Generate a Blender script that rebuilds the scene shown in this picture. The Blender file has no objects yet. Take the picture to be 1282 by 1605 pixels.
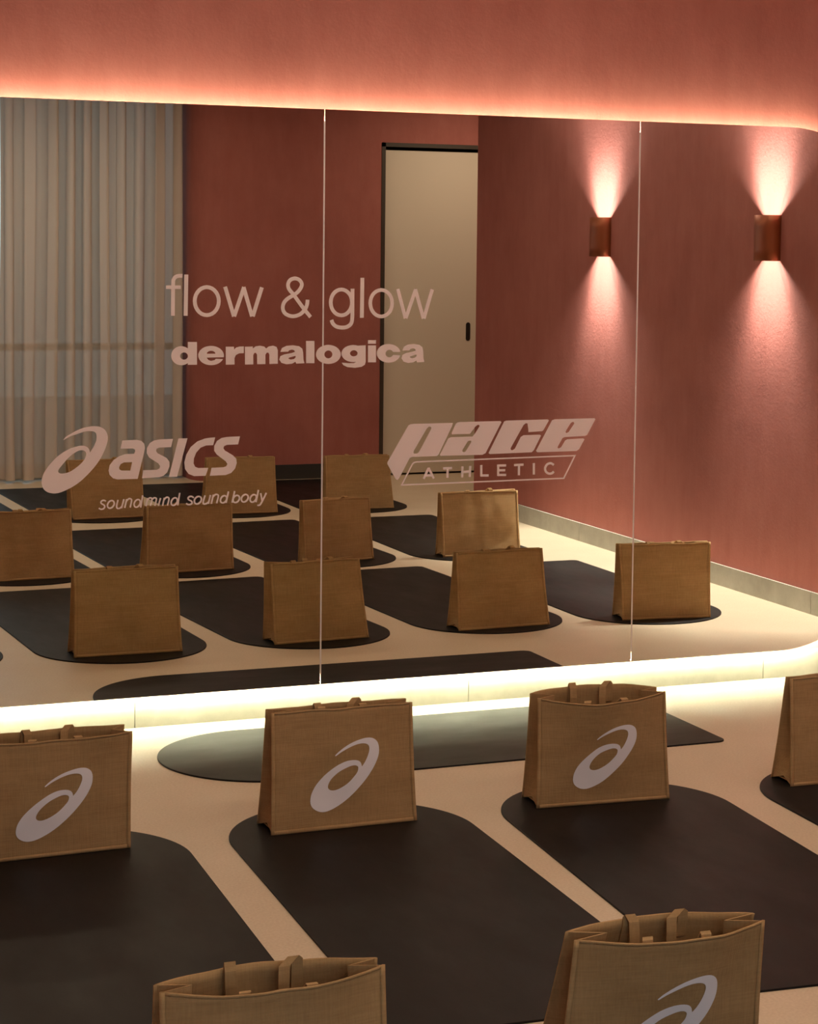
import bpy, math, random
from mathutils import Vector, Matrix, noise
from mathutils.geometry import tessellate_polygon

scene = bpy.context.scene
COL = scene.collection

CAMF = 3294.47; CAMC = (761.62, 599.0)
CAMROT = (0.39820, -0.06638, 0.01294)
CAMPOS = (-1.5642, -6.7820, 1.6284)
SKY = 1.4
CEILING_FILL = [(0.4, -0.80, 2.6, 0.4, 11.5), (0.4, -3.4, 2.6, 0.4, 25), (0.6, -5.8, 2.6, 0.4, 24), (4.0, -6.0, 0.5, 0.5, 15)]
WALL_A, WALL_B, WALL_C = (0.325, 0.106, 0.090), (0.385, 0.132, 0.113), (0.445, 0.165, 0.142)
FLOOR_A, FLOOR_B = (0.62, 0.505, 0.36), (0.70, 0.59, 0.43)
JUTE_A, JUTE_B = (0.325, 0.195, 0.085), (0.45, 0.285, 0.137)
MIRROR = (0.81, 0.82, 0.76)
VINYL = (0.93, 0.79, 0.77)
LED_C, LED_TOP = (1.0, 0.88, 0.58), 155
LEDB_C, LED_BASE = (0.98, 1.0, 0.66), 165
INSET_T, INSET_B = 0.050, 0.003
SP1 = (74, 300); SP2 = (120, 110); SP3 = (150, 7); SCOL = (1.0, 0.97, 0.88)

# ------------------------------------------------------------------ camera
cam_data = bpy.data.cameras.new('camera')
cam = bpy.data.objects.new('camera', cam_data)
COL.objects.link(cam)
yaw, pitch, roll = CAMROT
_f = Vector((math.sin(yaw)*math.cos(pitch), math.cos(yaw)*math.cos(pitch), math.sin(pitch)))
_r0 = Vector((math.cos(yaw), -math.sin(yaw), 0.0))
_u0 = _r0.cross(_f)
_r = _r0*math.cos(roll) + _u0*math.sin(roll)
_u = -_r0*math.sin(roll) + _u0*math.cos(roll)
cam.matrix_world = Matrix(((_r.x, _u.x, -_f.x, CAMPOS[0]), (_r.y, _u.y, -_f.y, CAMPOS[1]),
                           (_r.z, _u.z, -_f.z, CAMPOS[2]), (0, 0, 0, 1)))
cam_data.sensor_width = 36.0
cam_data.lens = CAMF*36.0/1605.0
cam_data.shift_x = -(CAMC[0]-641.0)/1605.0
cam_data.shift_y = -(802.5-CAMC[1])/1605.0
cam_data.clip_start = 0.05
scene.camera = cam

# ------------------------------------------------------------------ world, exposure
world = bpy.data.worlds.new('overcast_sky')
scene.world = world
world.use_nodes = True
_bg = world.node_tree.nodes['Background']
_bg.inputs[0].default_value = (0.72, 0.86, 1.0, 1)
_bg.inputs[1].default_value = SKY
vs = scene.view_settings
vs.view_transform = 'Standard'
vs.look = 'None'
vs.exposure = 0.0
vs.gamma = 1.0
vs.use_curve_mapping = False
try:
    scene.cycles.use_denoising = True
    scene.cycles.sample_clamp_indirect = 4.0
    scene.cycles.max_bounces = 10
    scene.cycles.diffuse_bounces = 5
    scene.cycles.glossy_bounces = 6
    scene.cycles.transparent_max_bounces = 8
except Exception:
    pass

# ------------------------------------------------------------------ added ceiling fill lights
def area_light(name, loc, sx, sy, energy, color, parent=None, rot=(0, 0, 0)):
    d = bpy.data.lights.new(name, 'AREA')
    d.shape = 'RECTANGLE'; d.size = sx; d.size_y = sy
    d.energy = energy; d.color = color
    o = bpy.data.objects.new(name, d)
    o.location = loc; o.rotation_euler = rot
    if parent: o.parent = parent
    COL.objects.link(o)
    return o
CEIL = 2.75
for (cx, cy, sx, sy, e) in CEILING_FILL:
    area_light('ceiling_fill', (cx, cy, CEIL-0.035), sx, sy, e, (1.0, 0.78, 0.57))  # unseen lights added to raise the ambient level and brighten the door alcove

# ------------------------------------------------------------------ materials
def mat(name):
    m = bpy.data.materials.new(name); m.use_nodes = True
    nt = m.node_tree
    return m, nt, nt.nodes['Principled BSDF']
def node(nt, kind, **kw):
    n = nt.nodes.new(kind)
    for k, v in kw.items():
        if k in ('operation', 'blend_type', 'data_type', 'feature', 'bands_direction', 'wave_type'): setattr(n, k, v)
        else: n.inputs[k].default_value = v
    return n
def ramp(nt, src, stops):
    r = nt.nodes.new('ShaderNodeValToRGB')
    el = r.color_ramp.elements
    while len(el) < len(stops): el.new(0.5)
    for e, (p, c) in zip(el, stops): e.position = p; e.color = (*c, 1)
    nt.links.new(src, r.inputs[0])
    return r.outputs[0]
def coords(nt, scale=(1, 1, 1)):
    t = nt.nodes.new('ShaderNodeTexCoord'); mp = nt.nodes.new('ShaderNodeMapping')
    mp.inputs['Scale'].default_value = scale
    nt.links.new(t.outputs['Object'], mp.inputs[0])
    return mp.outputs[0]
def noise_tex(nt, vec, scale, detail=4, rough=0.6):
    n = nt.nodes.new('ShaderNodeTexNoise')
    n.inputs['Scale'].default_value = scale; n.inputs['Detail'].default_value = detail
    n.inputs['Roughness'].default_value = rough
    nt.links.new(vec, n.inputs['Vector'])
    return n.outputs['Fac']
def bump(nt, b, height, strength, dist):
    n = nt.nodes.new('ShaderNodeBump')
    n.inputs['Strength'].default_value = strength; n.inputs['Distance'].default_value = dist
    nt.links.new(height, n.inputs['Height'])
    nt.links.new(n.outputs[0], b.inputs['Normal'])
def mix(nt, fac, a, b, blend='MIX'):
    n = nt.nodes.new('ShaderNodeMix'); n.data_type = 'RGBA'; n.blend_type = blend
    for s, v in ((0, fac), (6, a), (7, b)):
        if hasattr(v, 'is_linked'): nt.links.new(v, n.inputs[s])
        elif s == 0: n.inputs[0].default_value = v
        else: n.inputs[s].default_value = (*v, 1)
    return n.outputs[2]
def simple(name, color, rough=0.5, metal=0.0, spec=0.5):
    m, nt, b = mat(name)
    b.inputs['Base Color'].default_value = (*color, 1)
    b.inputs['Roughness'].default_value = rough
    b.inputs['Metallic'].default_value = metal
    b.inputs['Specular IOR Level'].default_value = spec
    return m
def emitter(name, color, strength):
    m, nt, b = mat(name)
    b.inputs['Base Color'].default_value = (0, 0, 0, 1)
    b.inputs['Emission Color'].default_value = (*color, 1)
    b.inputs['Emission Strength'].default_value = strength
    return m

def plaster():
    m, nt, b = mat('terracotta_limewash')
    v = coords(nt)
    big = noise_tex(nt, v, 1.6, 5, 0.62)
    c = ramp(nt, big, [(0.28, WALL_A), (0.52, WALL_B), (0.78, WALL_C)])
    brush = noise_tex(nt, coords(nt, (9, 9, 2.2)), 1.7, 4, 0.65)
    c2 = mix(nt, 0.16, c, ramp(nt, brush, [(0.3, (0.27, 0.083, 0.068)), (0.7, (0.50, 0.205, 0.175))]))
    nt.links.new(c2, b.inputs['Base Color'])
    b.inputs['Roughness'].default_value = 0.82
    b.inputs['Specular IOR Level'].default_value = 0.25
    fine = noise_tex(nt, v, 60, 6, 0.7)
    bump(nt, b, fine, 0.22, 0.004)
    return m
def microcement():
    m, nt, b = mat('polished_microcement')
    v = coords(nt)
    big = noise_tex(nt, v, 1.1, 5, 0.6)
    c = ramp(nt, big, [(0.3, FLOOR_A), (0.7, FLOOR_B)])
    sp = noise_tex(nt, v, 140, 2, 0.5)
    c2 = mix(nt, 0.25, c, ramp(nt, sp, [(0.35, (0.50, 0.38, 0.27)), (0.7, (0.80, 0.68, 0.54))]))
    nt.links.new(c2, b.inputs['Base Color'])
    rn = noise_tex(nt, v, 3.0, 4, 0.6)
    r = ramp(nt, rn, [(0.3, (0.34,)*3), (0.7, (0.5,)*3)])
    nt.links.new(r, b.inputs['Roughness'])
    b.inputs['Specular IOR Level'].default_value = 0.42
    bump(nt, b, noise_tex(nt, v, 45, 5, 0.65), 0.22, 0.002)
    return m
def concrete():
    m, nt, b = mat('pale_concrete')
    v = coords(nt)
    c = ramp(nt, noise_tex(nt, v, 7, 5, 0.65), [(0.3, (0.36, 0.355, 0.31)), (0.7, (0.48, 0.475, 0.42))])
    nt.links.new(c, b.inputs['Base Color'])
    b.inputs['Roughness'].default_value = 0.6
    bump(nt, b, noise_tex(nt, v, 70, 4, 0.6), 0.15, 0.002)
    return m
def rubber():
    m, nt, b = mat('black_rubber')
    v = coords(nt)
    dust = noise_tex(nt, coords(nt, (2.2, 0.9, 1)), 2.4, 5, 0.6)
    c = ramp(nt, dust, [(0.40, (0.0085, 0.007, 0.007)), (0.78, (0.017, 0.0135, 0.012))])
    nt.links.new(c, b.inputs['Base Color'])
    r = ramp(nt, dust, [(0.3, (0.42,)*3), (0.7, (0.56,)*3)])
    nt.links.new(r, b.inputs['Roughness'])
    b.inputs['Specular IOR Level'].default_value = 0.11
    bump(nt, b, noise_tex(nt, v, 190, 3, 0.6), 0.12, 0.001)
    return m
def jute(name, dark, light, weave=0.5):
    m, nt, b = mat(name)
    v = coords(nt)
    slub_h = noise_tex(nt, coords(nt, (11, 11, 260)), 1.0, 3, 0.6)
    slub_v = noise_tex(nt, coords(nt, (260, 260, 16)), 1.0, 3, 0.6)
    cl = noise_tex(nt, coords(nt, (0.6, 0.6, 1.6)), 9, 5, 0.65)
    a = ramp(nt, cl, [(0.3, dark), (0.72, light)])
    h = mix(nt, 0.5, slub_h, slub_v)
    c = mix(nt, weave, a, ramp(nt, h, [(0.32, tuple(x*0.55 for x in dark)), (0.66, tuple(min(1, x*1.25) for x in light))]))
    nt.links.new(c, b.inputs['Base Color'])
    b.inputs['Roughness'].default_value = 0.85
    b.inputs['Specular IOR Level'].default_value = 0.2
    w1 = nt.nodes.new('ShaderNodeTexWave'); w1.bands_direction = 'X'; w1.inputs['Scale'].default_value = 130
    w2 = nt.nodes.new('ShaderNodeTexWave'); w2.bands_direction = 'Z'; w2.inputs['Scale'].default_value = 130
    nt.links.new(v, w1.inputs[0]); nt.links.new(v, w2.inputs[0])
    hw = mix(nt, 0.5, w1.outputs['Color'], w2.outputs['Color'])
    hh = mix(nt, 0.6, hw, h)
    bump(nt, b, hh, 0.45, 0.002)
    return m
def curtain_cloth():
    m, nt, b = mat('greige_voile')
    out = nt.nodes['Material Output']
    b.inputs['Base Color'].default_value = (0.66, 0.57, 0.49, 1)
    b.inputs['Roughness'].default_value = 0.9
    tr = nt.nodes.new('ShaderNodeBsdfTranslucent'); tr.inputs[0].default_value = (0.72, 0.68, 0.62, 1)
    tp = nt.nodes.new('ShaderNodeBsdfTransparent'); tp.inputs[0].default_value = (0.9, 0.88, 0.85, 1)
    m1 = nt.nodes.new('ShaderNodeMixShader'); m1.inputs[0].default_value = 0.10
    m2 = nt.nodes.new('ShaderNodeMixShader'); m2.inputs[0].default_value = 0.05
    nt.links.new(b.outputs[0], m1.inputs[1]); nt.links.new(tr.outputs[0], m1.inputs[2])
    nt.links.new(m1.outputs[0], m2.inputs[1]); nt.links.new(tp.outputs[0], m2.inputs[2])
    nt.links.new(m2.outputs[0], out.inputs[0])
    n = noise_tex(nt, coords(nt, (300, 300, 60)), 1.0, 2, 0.5)
    bump(nt, b, n, 0.2, 0.001)
    return m
def pane_glass():
    m, nt, b = mat('window_glass')
    out = nt.nodes['Material Output']
    tp = nt.nodes.new('ShaderNodeBsdfTransparent'); tp.inputs[0].default_value = (0.90, 0.95, 0.94, 1)
    gl = nt.nodes.new('ShaderNodeBsdfGlossy'); gl.inputs['Roughness'].default_value = 0.02
    lw = nt.nodes.new('ShaderNodeFresnel'); lw.inputs[0].default_value = 1.45
    mx = nt.nodes.new('ShaderNodeMixShader')
    nt.links.new(lw.outputs[0], mx.inputs[0]); nt.links.new(tp.outputs[0], mx.inputs[1]); nt.links.new(gl.outputs[0], mx.inputs[2])
    nt.links.new(mx.outputs[0], out.inputs[0])
    return m

M_WALL = plaster(); M_FLOOR = microcement(); M_CONC = concrete(); M_MAT = rubber()
M_JUTE = jute('jute_weave', JUTE_A, JUTE_B, 0.25)
M_JSEAM = jute('jute_binding', tuple(x*1.05 for x in JUTE_A), tuple(x*1.12 for x in JUTE_B), 0.2)
M_PRINT = simple('white_print', (0.88, 0.84, 0.89), 0.6)
M_CEIL = simple('ceiling_paint', (0.62, 0.56, 0.50), 0.9)
M_MIRROR = simple('mirror_silver', MIRROR, 0.0, 1.0)
M_EDGE = simple('polished_glass_edge', (0.75, 0.78, 0.74), 0.15, 0.0, 0.8)
M_TRIM = simple('satin_aluminium', (0.86, 0.80, 0.78), 0.45, 0.35)
M_BACK = simple('mirror_backing', (0.30, 0.28, 0.26), 0.7)
M_VINYL = simple('blush_vinyl', VINYL, 0.75, 0.0, 0.3)
M_LED = emitter('warm_led_top', LED_C, LED_TOP)
M_LEDB = emitter('warm_led_base', LEDB_C, LED_BASE)
M_BULB = emitter('sconce_led', (1.0, 0.80, 0.50), 90)
M_COPPER = simple('copper_metal', (0.33, 0.095, 0.042), 0.45, 0.6)
M_DOOR = simple('cream_lacquer', (0.74, 0.66, 0.55), 0.5)
M_DARK = simple('black_metal', (0.018, 0.014, 0.012), 0.45)
M_BRONZE = simple('dark_bronze', (0.05, 0.035, 0.025), 0.5)
M_CURT = curtain_cloth(); M_PANE = pane_glass()
M_OUT = simple('grey_pavement', (0.30, 0.31, 0.32), 0.8)
M_SKIRT_SHADE = simple('shaded_concrete_skirting', (0.03, 0.027, 0.025), 0.6)  # concrete skirting lying in shadow; the shade is put into this dark colour

# ------------------------------------------------------------------ mesh helpers
def link(name, verts, faces, material, parent=None, smooth=False, mats=None, midx=None):
    me = bpy.data.meshes.new(name)
    me.from_pydata([tuple(v) for v in verts], [], faces)
    for mm in (mats or [material]): me.materials.append(mm)
    if midx:
        for p, i in zip(me.polygons, midx): p.material_index = i
    if smooth:
        for p in me.polygons: p.use_smooth = True
    me.validate(); me.update()
    o = bpy.data.objects.new(name, me)
    COL.objects.link(o)
    if parent: o.parent = parent
    return o
def boxes(name, bs, material, parent=None):
    V, F = [], []
    for (x0, x1, y0, y1, z0, z1) in bs:
        n = len(V)
        V += [(x0,y0,z0),(x1,y0,z0),(x1,y1,z0),(x0,y1,z0),(x0,y0,z1),(x1,y0,z1),(x1,y1,z1),(x0,y1,z1)]
        F += [tuple(n+i for i in f) for f in ((3,2,1,0),(4,5,6,7),(0,1,5,4),(1,2,6,5),(2,3,7,6),(3,0,4,7))]
    return link(name, V, F, material, parent)
def structure(o): o['kind'] = 'structure'; return o
def thing(name, loc, label, cat, group=None, rz=0.0):
    o = bpy.data.objects.new(name, None); o.empty_display_size = 0.05
    COL.objects.link(o); o.location = loc; o.rotation_euler = (0, 0, rz)
    return tag(o, label, cat, group)
def tag(o, label, cat, group=None):
    o['label'] = label; o['category'] = cat
    if group: o['group'] = group
    return o
def sheet(pts, th, V, F):
    """closed thin slab around a grid of points pts[i][j]; appended to V, F"""
    nu, nv = len(pts), len(pts[0])
    N = []
    for i in range(nu):
        row = []
        for j in range(nv):
            a = pts[min(i+1, nu-1)][j] - pts[max(i-1, 0)][j]
            b = pts[i][min(j+1, nv-1)] - pts[i][max(j-1, 0)]
            n = a.cross(b)
            row.append(n.normalized() if n.length > 1e-12 else Vector((0, 0, 1)))
        N.append(row)
    base = len(V)
    for s in (0.5, -0.5):
        for i in range(nu):
            for j in range(nv): V.append(pts[i][j] + N[i][j]*th*s)
    ix = lambda k, i, j: base + k*nu*nv + i*nv + j
    for i in range(nu-1):
        for j in range(nv-1):
            F.append((ix(0,i,j), ix(0,i+1,j), ix(0,i+1,j+1), ix(0,i,j+1)))
            F.append((ix(1,i,j+1), ix(1,i+1,j+1), ix(1,i+1,j), ix(1,i,j)))
    for i in range(nu-1):
        F.append((ix(0,i,0), ix(1,i,0), ix(1,i+1,0), ix(0,i+1,0)))
        F.append((ix(0,i+1,nv-1), ix(1,i+1,nv-1), ix(1,i,nv-1), ix(0,i,nv-1)))
    for j in range(nv-1):
        F.append((ix(0,0,j+1), ix(1,0,j+1), ix(1,0,j), ix(0,0,j)))
        F.append((ix(0,nu-1,j), ix(1,nu-1,j), ix(1,nu-1,j+1), ix(0,nu-1,j+1)))
def prism(loops, d0, d1, to3, V, F):
    """extrude 2-D loops (outer + holes) between depths d0 and d1; to3(p, d) -> point"""
    flat = [p for l in loops for p in l]
    tris = tessellate_polygon([[Vector((p[0], p[1], 0)) for p in l] for l in loops])
    n = len(flat); b = len(V)
    for d in (d0, d1):
        for p in flat: V.append(to3(p, d))
    for t in tris:
        a = (flat[t[1]][0]-flat[t[0]][0])*(flat[t[2]][1]-flat[t[0]][1]) - (flat[t[1]][1]-flat[t[0]][1])*(flat[t[2]][0]-flat[t[0]][0])
        if a < 0: t = (t[0], t[2], t[1])
        F.append(tuple(b+i for i in t)); F.append(tuple(b+n+i for i in reversed(t)))
    k = 0
    for l in loops:
        m = len(l)
        for i in range(m):
            j = (i+1) % m
            F.append((b+k+i, b+n+k+i, b+n+k+j, b+k+j))
        k += m
def stroke_loops(P, w, closed):
    P = [Vector((p[0], p[1])) for p in P]
    n = len(P); L, R = [], []
    for i in range(n):
        if closed: a, c = P[i-1], P[(i+1) % n]
        else: a, c = P[max(i-1, 0)], P[min(i+1, n-1)]
        d1 = (P[i]-a).normalized() if (P[i]-a).length > 1e-9 else (c-P[i]).normalized()
        d2 = (c-P[i]).normalized() if (c-P[i]).length > 1e-9 else d1
        t = (d1+d2).normalized() if (d1+d2).length > 1e-6 else d1
        nn = Vector((-t.y, t.x)); k = 1.0/max(0.45, abs(nn.dot(Vector((-d1.y, d1.x)))))
        L.append(P[i]+nn*w*0.5*k); R.append(P[i]-nn*w*0.5*k)
    return (L, R)
def stroke(P, w, closed, d0, d1, to3, V, F):
    L, R = stroke_loops(P, w, closed)
    n = len(L); b = len(V)
    for d in (d0, d1):
        for i in range(n): V.append(to3(L[i], d-4e-6*i)); V.append(to3(R[i], d-4e-6*i))
    m = n if closed else n-1
    for i in range(m):
        j = (i+1) % n
        l0, r0, l1, r1 = b+2*i, b+2*i+1, b+2*j, b+2*j+1
        o = 2*n
        F.append((l0, r0, r1, l1)); F.append((l0+o, l1+o, r1+o, r0+o))
        F.append((l0, l1, l1+o, l0+o)); F.append((r1, r0, r0+o, r1+o))
    if not closed:
        o = 2*n; e = b+2*(n-1)
        F.append((b, b+o, b+1+o, b+1)); F.append((e, e+1, e+1+o, e+o))

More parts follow.
